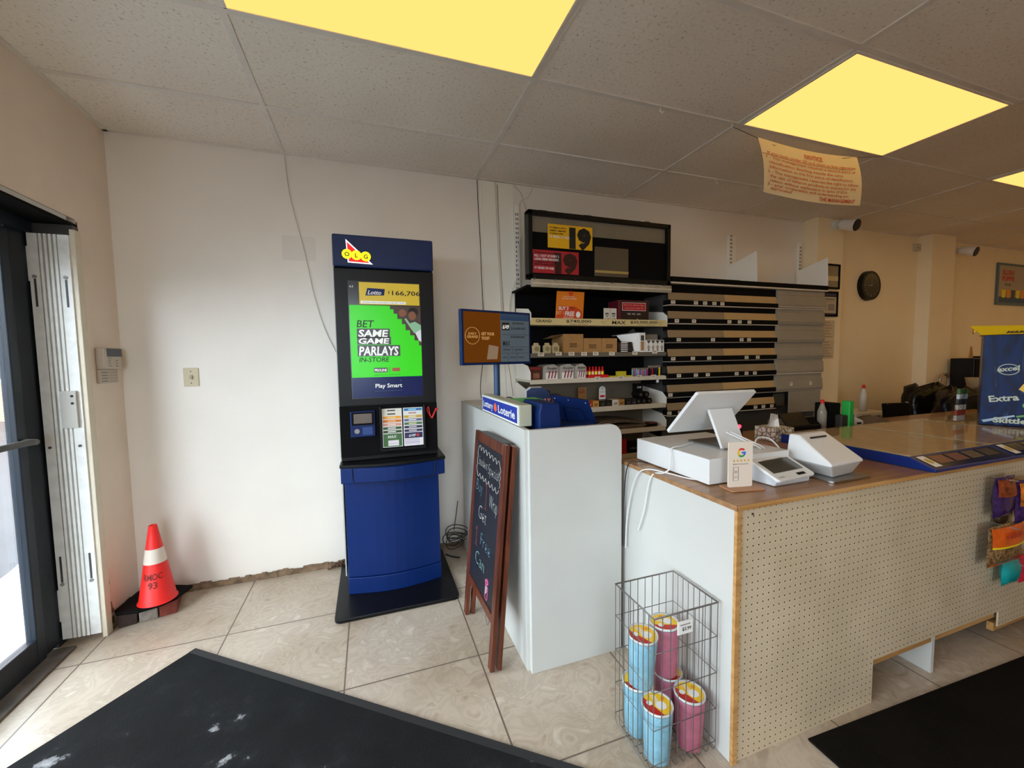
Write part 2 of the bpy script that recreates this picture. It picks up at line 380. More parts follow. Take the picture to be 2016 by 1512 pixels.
for y in (-3.5, -2.58, -1.67): W.box(-1.07, -1.0, y, y+.07, .33, 2.27, alu)
w1 = struct(W.build('window_1')); MB().box(-1.04, -1.034, -3.45, -1.65, .33, 2.27, glass_m).build('glass_pane', w1)
W = MB().box(-.8, .6, YF-.08, YF-.03, .4, .47, alu).box(-.8, .6, YF-.08, YF-.03, 2.33, 2.4, alu)
for x in (-.8, .53): W.box(x, x+.07, YF-.08, YF-.03, .47, 2.33, alu)
w2 = struct(W.build('fill_window')); MB().box(-.75, .55, YF-.058, YF-.052, .45, 2.35, glass_m).build('glass_pane', w2)  # unseen window, added and sized to brighten the gate
# outside
snow = mat('snow', (176, 182, 192), .8, bump=.4, bscale=6, noise=.04, nscale=3)
asph = mat('wet asphalt', (44, 46, 50), .7, noise=.3, nscale=2)
struct(MB().box(-30, 30, -30, 12, -.25, -.13, asph).build('ground'))
m = MB(); gx = [(-1.22-.1*i, -3.5+.25*j) for i in range(12) for j in range(16)]
vs = [(-1.25-.14*i, -3+.3*j, -.14+.20*math.exp(-((i-2.5)/2.2)**2)*(.7+.3*math.sin(j*1.9))*(.8+.2*random.random())) for i in range(12) for j in range(16)]
m.add(vs, [(i*16+j, i*16+j+1, (i+1)*16+j+1, (i+1)*16+j) for i in range(11) for j in range(15)], snow, True)
tag(m.build('snow_bank'), 'low bank of white snow lying outside the glass door', 'snow', kind='stuff')
brick_m = mat('orange brick', (190, 110, 60), .85)
def _brick(m, c1, c2, mo, sc):
    nt = m.node_tree; b = nt.nodes['Principled BSDF']; tc = N(m, 'ShaderNodeTexCoord'); sp = N(m, 'ShaderNodeSeparateXYZ'); cb = N(m, 'ShaderNodeCombineXYZ')
    nt.links.new(tc.outputs['Object'], sp.inputs[0]); ad = N(m, 'ShaderNodeMath'); ad.operation = 'ADD'
    nt.links.new(sp.outputs['X'], ad.inputs[0]); nt.links.new(sp.outputs['Y'], ad.inputs[1]); nt.links.new(ad.outputs[0], cb.inputs['X']); nt.links.new(sp.outputs['Z'], cb.inputs['Y'])
    br = N(m, 'ShaderNodeTexBrick'); br.inputs['Scale'].default_value = 1; br.inputs['Brick Width'].default_value = .22*sc; br.inputs['Row Height'].default_value = .075*sc; br.inputs['Mortar Size'].default_value = .008
    br.inputs['Color1'].default_value = (*s2l(c1), 1); br.inputs['Color2'].default_value = (*s2l(c2), 1); br.inputs['Mortar'].default_value = (*s2l(mo), 1)
    nt.links.new(cb.outputs[0], br.inputs['Vector']); nt.links.new(br.outputs['Color'], b.inputs['Base Color'])
_brick(brick_m, (206, 120, 62), (176, 96, 50), (210, 190, 160), 1)
bd = thing('building', (-10.5, 8, -.13), 'sunlit orange brick building across the street, seen through the glass door', 'building')
MB().box(-12, -9, 3, 18, -.13, 5.5, brick_m).build('wall', bd)
for k in range(6):
    wf = MB().box(-9.03, -8.98, 4+k*2.3, 5.4+k*2.3, .9, 2.4, wht).build('window', bd)
    MB().box(-9.0, -8.97, 4.1+k*2.3, 5.3+k*2.3, 1.0, 2.3, scr_k).build('pane', wf)
# ------------------------------------------------------------------ ceiling lights
LY0, LY1 = -1.707+.018, -1.106-.018
def ceiling_light(x, yc, label):
    y0, y1 = yc-.283, yc+.283
    t = thing('ceiling_light', (x+.61, yc, H), label, 'ceiling light', 'warm fluorescent ceiling panels')
    f = MB()
    f.box(x+.012, x+1.208, y0-.006, y0+.004, H-.012, H-.004, grid_m).box(x+.012, x+1.208, y1-.004, y1+.006, H-.012, H-.004, grid_m)
    f.box(x+.012, x+.022, y0, y1, H-.012, H-.004, grid_m).box(x+1.198, x+1.208, y0, y1, H-.012, H-.004, grid_m); f.build('frame', t)
    MB().box(x+.02, x+1.2, y0+.002, y1-.002, H-.009, H-.004, lamp_m).build('diffuser', t)
yr = -1.407
ceiling_light(0, yr, 'lit yellow ceiling panel directly above the lottery kiosk')
ceiling_light(2.44, yr, 'lit yellow ceiling panel right above the hanging paper notice')
ceiling_light(4.88, yr, 'lit yellow ceiling panel cut by the right edge, over the ticket counter')
ceiling_light(7.32, yr, 'unseen ceiling panel added for warm light over the candy box end of the shop')  # out of view, added to warm the right side
for k, x in enumerate((0, 2.44, 4.88, 7.32)):  # row behind the camera, added only for its light
    ceiling_light(x, yr-.602*4, ('unseen ceiling panel added for warm light over the entrance mat', 'unseen ceiling panel added for warm light over the customer aisle', 'unseen ceiling panel added for warm light in the row nearest the street, middle', 'unseen ceiling panel added for warm light in the row nearest the street, far right')[k])
for k, x in enumerate((3.66, 6.10, 7.93)):  # extra out-of-view panels, put in to strengthen the warm light
    ceiling_light(x, yr-.602*2, ('unseen ceiling panel added for warm light deep at the far right end of the shop', 'unseen ceiling panel added for warm light between the two rows, over the counter side aisle', 'unseen ceiling panel added for warm light between the two rows, farther right')[(k+1) % 3])
# little white hooks clipped on the grid
for i, (x, y) in enumerate(((1.92, -1.106), (2.40, -1.106), (2.9, -.504), (3.35, -.504))):
    tag(MB().tube([(x, y, H-.004), (x, y, H-.022), (x+.012, y, H-.03), (x+.02, y, H-.022)], .003, wht, 6).build('ceiling_hook'),
        ('small white hook on the ceiling grid left of the notice', 'white hook at the grid corner holding the notice string', 'small white hook on the ceiling grid above the cigarette cabinet', 'white ceiling hook nearest the pillar, behind the notice')[i], 'hook', 'small hooks on the ceiling grid')
# hanging notice
t = thing('notice', (2.98, -1.14, 2.56), 'translucent paper notice with orange print hanging from strings under the ceiling', 'sign')
m = MB(); nx, nz = 14, 8; vs = []
P00, P10, P01, P11 = Vector((2.553, 0, 2.595)), Vector((3.378, 0, 2.601)), Vector((2.604, 0, 2.303)), Vector((3.424, 0, 2.312))
def notice_pt(u, v, off=0):
    p = (P00*(1-u)+P10*u)*(1-v)+(P01*(1-u)+P11*u)*v
    sag = .020*math.sin(PI*u)*(1-v)+.018*math.sin(PI*u)*v
    return Vector((p.x, -1.14-.03*math.sin(PI*v)*.6+off, p.z-sag))
for j in range(nz+1):
    for i in range(nx+1): vs.append(notice_pt(i/nx, j/nz))
m.add(vs, [(j*(nx+1)+i, (j+1)*(nx+1)+i, (j+1)*(nx+1)+i+1, j*(nx+1)+i+1) for j in range(nz) for i in range(nx)], paper_t, True)
m.build('paper', t)
L = MB()
def ntext(body, u0, u1, v, h, bold=.01):
    k = MB(); k.text(body, 0, 0, 1, redink, w=1, bold=bold)
    k.bm.verts.ensure_lookup_table()
    for vert in k.bm.verts:
        x, y = vert.co.x, vert.co.y; vert.co = notice_pt(u0+(u1-u0)*x, v-y*h, -.004)
    me = [tuple(v.co) for v in k.bm.verts]; k.bm.verts.index_update(); fs = [tuple(v.index for v in f.verts) for f in k.bm.faces]; L.add(me, fs, redink); k.bm.free()
ntext('NOTICE', .42, .60, .195, .095, .02)
for body, a, b, v in (('If you look under 30 and want to buy cigarettes', .05, .94, .285), ('1 - The management requires a second piece of', .03, .93, .375), ('identification detailing exactly the same', .05, .79, .465),
                      ('information as the first piece of identification.', .05, .90, .55), ('2 - The management reserves the right to refuse', .03, .95, .635), ('the sale of tobacco products to anyone for any', .05, .93, .715),
                      ("reason without explanation in spite of ID's", .05, .83, .79), ('3 - your cooperation and understanding are', .03, .85, .86), ('appreciated', .06, .26, .925)):
    ntext(body, a, b, v, .052)
ntext('THE MANAGEMENT', .54, .93, .965, .07, .02)
p = [notice_pt(u/10, .305, -.004) for u in range(0, 10)]; L.tube(p[:1]+p[1:], .0012, redink, 4)
L.build('lettering', t)
MB().tube([(2.40, -1.11, 2.64), (2.68, -1.145, 2.565)], .0015, ink, 5).tube([(3.66, -1.12, 2.655), (3.24, -1.145, 2.575)], .0015, ink, 5).build('string', t)

# ------------------------------------------------------------------ doorway gate, keypad, switch, cone
t = thing('folding_gate', (-.94, -.31, 0), 'white folding security gate stacked in the door jamb beside the glass door', 'gate')
gw = mat('gate white', (244, 244, 238), .45, noise=.08, nscale=25); gsh = mat('gate groove', (168, 156, 140), .6)
m = MB().box(-1.022, -.985, -.36, -.305, .03, 2.0, gw).box(-.912, -.872, -.36, -.305, .03, 2.0, gw).box(-.985, -.912, -.34, -.305, .04, 2.0, gsh)
for k in range(4): m.box(-.979+k*.0175, -.969+k*.0175, -.362, -.33, .03, 2.0, gw)
m.build('slats', t)
MB().box(-.872, -.852, -.352, -.305, .0, 2.03, cream).build('side_channel', t, .002)
MB().box(-1.035, -.86, -.35, -.305, 2.0, 2.05, dgrey).build('top_cap', t)
m = MB().box(-.945, -.885, -.375, -.355, 1.08, 1.26, mat('lock plate', (188, 184, 174), .5)).cyl((-.90, -.377, 1.235), (-.90, -.374, 1.235), .006, ink).cyl((-.90, -.377, 1.20), (-.90, -.374, 1.20), .006, ink)
m.build('lock_bracket', t, .002)
m = MB()
for x, z in ((-1.004, 1.66), (-.892, 1.66), (-1.004, .32), (-.892, .32)): m.box(x-.004, x+.004, -.3615, -.36, z, z+.13, dgrey).cyl((x, -.365, z+(.14 if z > 1 else -.01)), (x, -.36, z+(.14 if z > 1 else -.01)), .008, grey)
for x in (-1.004, -.892): m.cyl((x, -.365, .99), (x, -.36, .99), .006, dgrey)
m.build('slots', t)
for z in (1.78, .12): MB().box(-1.045, -1.022, -.355, -.345, z, z+.16, gw).cyl((-1.045, -.35, z), (-1.045, -.35, z+.16), .006, gw).build('hinge', t)
t = thing('alarm_keypad', (XL, -.15, 1.38), 'small white alarm keypad with dark display on the side wall by the corner', 'keypad')
MB().box(XL, XL+.035, -.235, -.07, 1.36, 1.47, mat('keypad plastic', (196, 184, 168), .45)).build('body', t, .004)
MB().box(XL+.035, XL+.037, -.205, -.072, 1.425, 1.468, mat('lcd', (66, 74, 82), .3)).build('display', t)
m = MB().box(XL+.001, XL+.012, -.235, -.07, 1.285, 1.357, mat('keypad plastic', (196, 184, 168), .45))
TX = frame((XL+.0365, -.2, 1.362), (0, 1, 0), (0, 0, 1))
for k, s_ in enumerate(('STATUS', 'ARM', 'STAY', 'AWAY')): m.text(s_, .0, .012+.013*(3-k), .007, ink, TX)
for k in range(3): m.box(XL+.036, XL+.039, -.13+.016*0, -.12, 1.372+.014*k, 1.379+.014*k, grey)
TX = frame((XL+.0125, -.225, 1.29), (0, 1, 0), (0, 0, 1))
for k in range(4):
    m.rect(.005, .06, .005+.015*k, .008+.015*k, dgrey, TX, .0005); m.rect(.075, .14, .004+.015*k, .006+.015*k, grey, TX, .0005)
m.build('label_sheet', t)
t = thing('light_switch', (-.545, 0, 1.30), 'ivory light switch plate on the blank back wall', 'light switch')
MB().box(-.583, -.507, -.006, -.0005, 1.245, 1.355, ivory).build('plate', t, .003)
MB().box(-.552, -.538, -.016, -.006, 1.288, 1.312, mat('toggle', (180, 165, 130), .4)).cyl((-.545, -.008, 1.335), (-.545, -.006, 1.335), .003, dgrey).cyl((-.545, -.008, 1.265), (-.545, -.006, 1.265), .003, dgrey).build('toggle', t)
# bricks and cone
bcols = [(58, 44, 38), (150, 140, 130), (126, 56, 42)]
ang = math.atan2(.055, .225)
for k in range(3):
    T = Matrix.Translation((-.838, -.298, 0)) @ Matrix.Rotation(ang, 4, 'Z'); m = MB()
    m.T = T; m.box(.003+k*.083, .08+k*.083, 0, .2, 0, .07, mat('brick %d' % k, bcols[k], .9, noise=.3, nscale=30, bump=.6, bscale=60))
    tag(m.build('brick', bevel=.005), ('dark sooty brick nearest the door, under the traffic cone', 'pale cement-coated brick in the middle under the traffic cone', 'red brick at the right end under the traffic cone')[k], 'brick', 'bricks under the traffic cone')
t = thing('traffic_cone', (-.69, -.21, .071), 'small orange traffic cone with white band standing in the corner on bricks', 'traffic cone')
m = MB().prism([(-.862, -.262), (-.84, -.30), (-.74, -.315), (-.655, -.285), (-.60, -.23), (-.565, -.115), (-.70, -.06), (-.84, -.08)], .0715, .088, blackm)
m.build('base', t, .005)
orange = mat('cone orange', (238, 34, 28), .5, emit=0, noise=.08, nscale=14)
cone_r = lambda z: .083+(.018-.083)*(z-.088)/(.505-.088)
cc = (-.692, -.215)
MB().lathe([(cone_r(.088)+.006, .088), (cone_r(.094), .094), (cone_r(.3), .3), (cone_r(.505), .505), (.012, .505), (.012, .44)], orange, (cc[0], cc[1], 0), 32).build('cone_body', t)
MB().lathe([(cone_r(z)+.0015, z) for z in (.302, .34, .38)], mat('reflective band', (222, 208, 192), .35), (cc[0], cc[1], 0), 32).build('reflective_band', t)
def wrap_text(m, body, cx, cy, rfun, a0, z0, h, width, material, bold=0):
    k = MB(); k.text(body, 0, 0, 1, material, w=1, bold=bold)
    pts = []
    for v in k.bm.verts:
        z = z0+v.co.y*h; r = rfun(z)+.0015; a = a0+(v.co.x-.5)*width/r
        pts.append((cx+r*math.sin(a), cy-r*math.cos(a), z))
    k.bm.verts.index_update(); m.add(pts, [tuple(v.index for v in f.verts) for f in k.bm.faces], material); k.bm.free()
m = MB(); ck = mat('stencil brown', (120, 30, 18), .7)
wrap_text(m, 'RMOC', cc[0], cc[1], cone_r, .12, .222, .034, .085, ck, .015); wrap_text(m, '93', cc[0], cc[1], cone_r, .12, .178, .034, .04, ck, .015)
m.build('lettering', t)
# ------------------------------------------------------------------ mats
def slab(poly, z0, z1, mt, name, label, bev=.003):
    o = MB().prism(poly, z0, z1, mt).build(name, bevel=bev); return tag(o, label, 'mat')
a = Vector((-.379, -.468)).normalized(); b_ = Vector((1.422, -1.109)).normalized(); c0 = Vector((-.385, -.629))
o_ = MB().prism([tuple(c0), (-.864, -1.221), (-.864, -2.285), tuple(c0+a*1.6+b_*2.7), tuple(c0+b_*2.7)], 0.0005, .009, rubber)
o_.prism([tuple(c0-a*.0+b_*.0), tuple(c0+b_*2.7), tuple(c0+b_*2.7+a*.03), tuple(c0+a*.03)], .009, .0105, mat('mat edge', (34, 35, 36), .7))
tag(o_.build('entrance_mat'), 'large black rubber entrance mat dusted with white salt, in front of the door', 'mat')
slab([(1.898, -1.958), (4.6, -2.06), (4.56, -3.1), (1.87, -3.0)], .0005, .009, rubber2, 'aisle_mat', 'dark brown-black mat along the pegboard counter front')

# ------------------------------------------------------------------ lottery kiosk
t = thing('lottery_kiosk', (.565, -.35, 0), 'tall blue self-service lottery kiosk with a green betting screen against the back wall', 'kiosk')
def rr(x0, x1, y0, y1, r, n=5):
    p = []
    for cx, cy, a0 in ((x1-r, y1-r, 0), (x0+r, y1-r, 90), (x0+r, y0+r, 180), (x1-r, y0+r, 270)):
        for k in range(n+1):
            a_ = math.radians(a0+90*k/n); p.append((cx+r*math.cos(a_), cy+r*math.sin(a_)))
    return p
MB().prism(rr(.235, .905, -.668, -.03, .035), .001, .022, black).build('base_plate', t, .004)
def bow(x0, x1, yb, yf, bulge, n=10):
    p = [(x1, yb), (x0, yb), (x0, yf)]
    return [(x1, yb), (x0, yb)]+[(x0+(x1-x0)*k/n, yf-bulge*math.sin(PI*k/n)) for k in range(n+1)]
m = MB().prism(bow(.298, .838, -.16, -.43, .045), .022, .12, blue).prism(bow(.300, .836, -.16, -.428, .043), .123, .72, blue)
m.build('cabinet', t, .004)
m = MB().prism(bow(.284, .866, -.2, -.49, .045), .695, .785, blue); m.build('apron', t, .006)
TA = FY(0, 0, 0)
m = MB().prism(bow(.35, .80, -.48, -.507, .041), .70, .782, blue); m.build('drawer', t, .004)
def bowy(x): return -.507-.041*math.sin(PI*max(0, min(1, (x-.35)/.45)))
gp = [(.345, bowy(.35)-.0005, .782), (.346, bowy(.35)-.0005, .73), (.352, bowy(.35)-.001, .706)]+[(.36+.43*k/12, bowy(.36+.43*k/12)-.0008, .699) for k in range(13)]+[(.798, bowy(.80)-.001, .706), (.804, bowy(.8)-.0005, .73), (.805, bowy(.8)-.0005, .782)]
MB().tube(gp, .0022, mat('drawer gap', (4, 14, 40), .6), 5).build('drawer_gap', t)
MB().prism(bow(.280, .87, -.2, -.495, .045), .785, .803, black).build('ledge', t, .004)
MB().box(.288, .836, -.42, -.14, .803, 1.905, black).build('bezel', t, .006)
MB().box(.283, .289, -.40, -.14, .12, 2.07, white).build('side_trim', t)
MB().box(.287, .837, -.435, -.14, 1.908, 2.085, navy).build('header', t, .008)
hd = t.children[-1]
T = FY(.287, -.4365, 1.908)
m = MB(); m.poly([(.070, .150), (.078, .022), (.210, .018)], wht_e, T, .0005); m.poly([(.076, .135), (.084, .028), (.192, .025)], red_e, T, .001)
for i, ch in enumerate('OLG'):
    cx_ = .075+i*.049; m.disc(cx_, .068-i*.004, .027, yel_e, T, 24, .0015+.0002*i); m.text(ch, cx_, .056-i*.004, .024, mat('logo ink', (60, 50, 10), .6), T, align='CENTER', bold=.03, z=.0025)
m.build('logo', hd)
# screen in the plane y=-.421
sx0, sx1, sz0, sz1 = .362, .756, 1.168, 1.83
SC = MB().box(sx0-.004, sx1+.004, -.4225, -.42, sz0-.004, sz1+.004, scr_k).build('screen', t)
T = FY(sx0, -.4232, sz0); Wd = sx1-sx0; Hd = sz1-sz0
m = MB(); m.rect(0, Wd, 0, .118, scr_n, T); m.rect(0, Wd, .118, .53, grn_e, T)
m.rect(.055, Wd-.004, .535, Hd-.002, scr_y, T, .0002); m.rect(.062, .31, .54, .555, scr_w, T, .0006)
m.text('WINNING PICKS LAUNCHED IN THE NEXT GAME', .068, .544, .007, ink, T, w=.235, z=.001)
m.text('Lotto', .10, .592, .024, wht, T, w=.075, shear=.3, bold=.02, z=.0011); m.poly([(.088, .585), (.19, .588), (.196, .625), (.1, .628)], scr_n, T, .0008)
m.text('$', .212, .60, .016, ink, T, z=.001); m.text('166,706', .235, .592, .026, ink, T, w=.158, bold=.015, z=.001)
# stadium picture: stair-stepped dark corner with two fans
steps = [(Wd, .53), (.22, .53), (.22, .51), (.24, .51), (.24, .485), (.26, .485), (.26, .455), (.285, .455), (.285, .425), (.305, .425), (.305, .39), (.33, .39), (.33, .36), (.355, .36), (.355, .33), (.38, .33), (.38, .30), (Wd, .30)]
m.poly(steps[::-1], mat('photo dark', (62, 46, 38), .3, emit=.2), T, .0004)
m.disc(.345, .475, .026, mat('photo skin', (120, 74, 50), .4, emit=.2), T, 16, .0008, .85); m.disc(.352, .497, .026, ink, T, 14, .0006, 1.1)
m.poly([(.30, .455), (.335, .40), (.352, .375), (Wd, .36), (Wd, .42), (.36, .44), (.33, .43), (.31, .46)], mat('photo jersey', (128, 176, 140), .4, emit=.2), T, .0009)
m.poly([(.36, .375), (Wd, .395), (Wd, .32), (.38, .33)], mat('photo white', (205, 208, 214), .4, emit=.2), T, .001); m.disc(.29, .49, .022, mat('photo skin', (120, 74, 50), .4), T, 16, .0007)
gk = mat('screen band', (58, 56, 60), .3, emit=.1)
m.text('BET', .035, .405, .042, mat('text dark', (30, 50, 26), .4), T, w=.095, bold=.01, shear=.15, z=.001)
for (z_, s_, w_, wh) in ((.352, 'SAME', .17, .040), (.312, 'GAME', .175, .032), (.245, 'PARLAYS', .225, .052)):
    m.rect(.035, .045+w_, z_-.006, z_+wh+.006, gk, T, .0006); m.text(s_, .042, z_, wh, scr_w, T, w=w_-.006, bold=.03, shear=.12, z=.0012)
m.text('IN-STORE', .042, .207, .028, mat('text dark', (30, 50, 26), .4), T, w=.165, bold=.015, shear=.15, z=.001)
m.rect(.12, .195, .145, .172, gk, T, .0006); m.text('PROLINE', .124, .151, .015, scr_w, T, w=.067, bold=.03, z=.0012)
m.rect(.207, .2085, .142, .176, gk, T, .0006); m.rect(.222, .265, .15, .17, mat('photo red', (150, 70, 50), .4, emit=.2), T, .0006)
m.text('MUST BE 19+ TO PLAY. CONDITIONS APPLY', .12, .126, .006, mat('text dark', (30, 50, 26), .4), T, w=.15, z=.001)
m.text('Play Smart', .125, .056, .024, scr_w, T, w=.15, bold=.012, z=.001); m.rect(.12, .275, .036, .0375, scr_g, T, .0008); m.text('+', .262, .088, .014, scr_g, T, z=.001)
m.text('6.5', .006, .628, .012, scr_w, T, z=.001)
m.build('screen_graphics', SC)
# lower equipment panel: ticket checker, slip rack
MB().box(.288, .836, -.432, -.42, .83, 1.125, blackm).build('equipment_panel', t, .003)
q = MB().box(.343, .478, -.445, -.43, .945, 1.095, dblue).build('ticket_checker', t, .004)
m = MB().box(.352, .470, -.4495, -.445, 1.015, 1.088, blackm); m.box(.362, .460, -.451, -.449, 1.025, 1.08, mat('checker display', (98, 84, 74), .3)); m.build('display', q)
m = MB().box(.408, .462, -.450, -.445, .958, 1.002, mat('slot blue', (20, 60, 124), .4)).disc(.378, .98, .014, grey, FY(0, -.4455, 0), 14); m.build('slot', q)
m = MB().box(.503, .512, -.462, -.425, .865, 1.115, black).box(.752, .762, -.462, -.425, .865, 1.115, black).box(.503, .762, -.462, -.425, .855, .868, black)
m.build('slip_rack', t, .002)
# play slips: two columns in the lit rack
lcol = [('black and white', (235, 230, 214), (60, 50, 44)), ('white and black checked', (240, 234, 210), (70, 60, 50)), ('bright orange', (246, 168, 40), (250, 220, 160)), ('deep orange', (226, 120, 30), (250, 200, 140)),
        ('pale pink', (222, 158, 140), (240, 220, 210)), ('dark green topmost', (64, 88, 50), (230, 230, 220)), ('dark green middle', (58, 84, 48), (230, 230, 220)), ('dark green front', (70, 112, 62), (232, 226, 230))]
rcol = [('blue', (56, 120, 180), (150, 220, 240)), ('white', (226, 232, 230), (200, 120, 110)), ('mustard yellow', (206, 168, 60), (240, 230, 200)), ('grey-violet', (110, 110, 140), (230, 230, 230)),
        ('green striped', (84, 120, 84), (220, 220, 160)), ('navy topmost', (52, 50, 78), (210, 200, 210)), ('navy middle', (52, 50, 84), (210, 200, 210)), ('navy front', (40, 40, 84), (216, 208, 222))]
for ci, (cols, x0) in enumerate(((lcol, .516), (rcol, .636))):
    for k, (nm, c1, c2) in enumerate(cols):
        zt = 1.10-k*.0205; yy = -.434-.0026*k; ma = mat('slip '+nm, c1, .6); mb_ = mat('slip print '+nm, c2, .6)
        m = MB().box(x0, x0+.112, yy-.0012, yy, .875, zt, wht)
        Tm = FY(x0, yy-.0016, 0)
        if k < 7: m.rect(.004, .108, zt-.019, zt-.004, ma, Tm); m.rect(.03, .075, zt-.015, zt-.008, mb_, Tm, .0004)
        else:
            m.rect(.004, .108, zt-.036 if ci else .878, zt-.003, ma, Tm); m.rect(.03 if not ci else .004, .09, .883, zt-.042, mb_, Tm, .0004)
            m.text('MAX' if ci == 0 else '6/49', .028, zt-.028, .016, wht, Tm, bold=.02, shear=.2, z=.0005)
            for j in range(4): m.rect(.034 if not ci else .008, .086, .895+j*.02, .8965+j*.02, grey, Tm, .0008)
            if ci:
                m.disc(.08, zt-.019, .009, red, Tm, 12, .0006)
        tag(m.build('play_slip'), '%s lottery play slip in the %s column of the kiosk rack' % (nm, 'left' if ci == 0 else 'right'), 'paper slip', 'play slips in the kiosk rack')
MB().box(.512, .752, -.4265, -.4245, 1.112, 1.118, mat('rack lamp', (255, 250, 235), .5, emit=6)).build('rack_light', t)
t2 = thing('pen_loop', (.795, -.445, 1.09), 'red pen on a red plastic loop stuck beside the kiosk slip rack', 'pen')
MB().tube([(.782, -.437, 1.10), (.776, -.44, 1.08), (.79, -.442, 1.05), (.80, -.445, 1.032), (.79, -.443, 1.065), (.786, -.437, 1.10)], .003, red, 6, smoothn=4).build('loop', t2)
MB().tube([(.803, -.445, 1.03), (.828, -.447, 1.085)], .005, red, 8).box(.822, .842, -.449, -.443, 1.078, 1.09, red).build('pen', t2)
# ------------------------------------------------------------------ wall cables
def cable(pts, r, mt, name, label, group='cables running down the back wall'):
    tag(MB().tube(pts, r, mt, 6, smoothn=5).build(name), label, 'cable', group)
wc = mat('white cable', (214, 208, 198), .5); kc = mat('dark cable', (44, 40, 38), .5)
cable([(.009, -.006, H-.01), (.03, -.006, 2.4), (.10, -.006, 2.05), (.14, -.006, 1.8), (.19, -.006, 1.6), (.25, -.006, 1.45), (.32, -.02, 1.3)], .0028, wc, 'cable', 'thin white cable dropping from the ceiling to the kiosk')
cable([(1.23, -.006, H-.01), (1.235, -.006, 2.45), (1.245, -.006, 2.2), (1.25, -.008, 1.9), (1.255, -.02, 1.5), (1.2, -.1, 1.2), (1.2, -.12, 1.10)], .0025, kc, 'cable', 'dark cable from the ceiling behind the left edge of the monitor')
cable([(1.36, -.016, H-.01), (1.37, -.016, 2.3), (1.385, -.016, 1.9), (1.40, -.03, 1.5), (1.41, -.06, 1.1)], .003, wc, 'cable', 'pale cable pair running down the white backing board')
cable([(1.376, -.016, H-.03), (1.385, -.016, 2.3), (1.40, -.016, 1.9), (1.42, -.03, 1.5), (1.46, -.06, 1.1)], .002, mat('brown cable', (150, 112, 80), .5), 'cable', 'thin brown cable beside the pale cable on the backing board')
cable([(1.66, -.006, H-.01), (1.62, -.006, 2.58), (1.555, -.006, 2.53), (1.545, -.05, 2.4), (1.55, -.05, 2.3), (1.52, -.05, 2.2), (1.51, -.06, 2.0), (1.46, -.02, 1.8), (1.46, -.06, 1.5), (1.5, -.04, 1.2)], .003, wc, 'cable', 'white cable looping around the left slotted upright')
cable([(1.50, -.006, H-.01), (1.56, -.006, 2.6), (1.60, -.03, 2.45), (1.60, -.1, 2.37)], .0028, wc, 'cable', 'short white cable going behind the black display header')
m = MB(); rnd = random.Random(3)
for k in range(6):
    cx_, cy_, rr_ = .985+.02*rnd.random(), -.08-.03*rnd.random(), .05+.04*rnd.random(); tilt = rnd.random()*1.0+.2
    pts = [(cx_+rr_*math.cos(a_), cy_-.02*math.sin(a_*2)-.01*k, .07+.02*k+rr_*.75*math.sin(a_)*tilt) for a_ in [j*2*PI/16 for j in range(16)]]
    pts = [(x, y, max(z, .006)) for x, y, z in pts]; m.tube(pts, .0035, kc, 6, closed=True)
m.tube([(.99, -.06, .15), (1.01, -.05, .25), (1.03, -.03, .35)], .003, kc, 6, smoothn=4)
m.tube([(.918, -.12, .012), (.95, -.16, .01), (1.0, -.2, .01)], .006, kc, 6, smoothn=4)
tag(m.build('cable_bundle'), 'tangled bundle of black cables on the floor right of the kiosk', 'cable')
m = MB()
for k in range(7): m.tube([(.15+.02*k, -.03-.02*rnd.random(), .01), (.16+.02*k, -.05, .04*rnd.random()+.01), (.18+.02*k, -.03, .012)], .004, mat('dead leaf', (84, 56, 40), .9), 5, smoothn=3)
tag(m.build('leaf_litter'), 'small clump of dry brown debris against the wall left of the kiosk', 'debris', kind='stuff')
tag(MB().box(-.03, .16, -.0015, -.0003, 2.02, 2.17, mat('old paint patch', (228, 221, 211), .35)).build('paint_patch'), 'faint squarish repainted patch high on the wall left of the kiosk', 'paint patch')

# ------------------------------------------------------------------ lottery booth
t = thing('lottery_booth', (1.3, -.7, 0), 'white laminate lottery booth with rounded corner beside the kiosk', 'counter')
MB().box(1.072, 1.096, -1.308, -.03, 0, 1.08, white).build('side_panel', t, .001)
R = .06; zt = 1.08
poly = [(1.085, 0), (1.565-.025, 0)]+[(1.54-R+R*math.cos(a_), zt-R+R*math.sin(a_)) for a_ in [PI/2*k/8 for k in range(9)]]+[(1.085, zt)]
MB().prism([(x-1.085, z) for x, z in poly], 0, .024, white, T=FY(1.085, -1.308, 0)).build('front_panel', t, .0012)
MB().box(1.096, 1.488, -1.30, -.05, .985, 1.01, mat('booth worktop', (200, 196, 186), .4)).build('worktop', t)
MB().box(1.096, 1.35, -.42, -.03, 1.062, 1.082, mat('booth worktop', (200, 196, 186), .4)).build('raised_ledge', t)
MB().box(1.465, 1.488, -1.28, -.05, .02, .985, shelf_w).build('inner_panel', t)
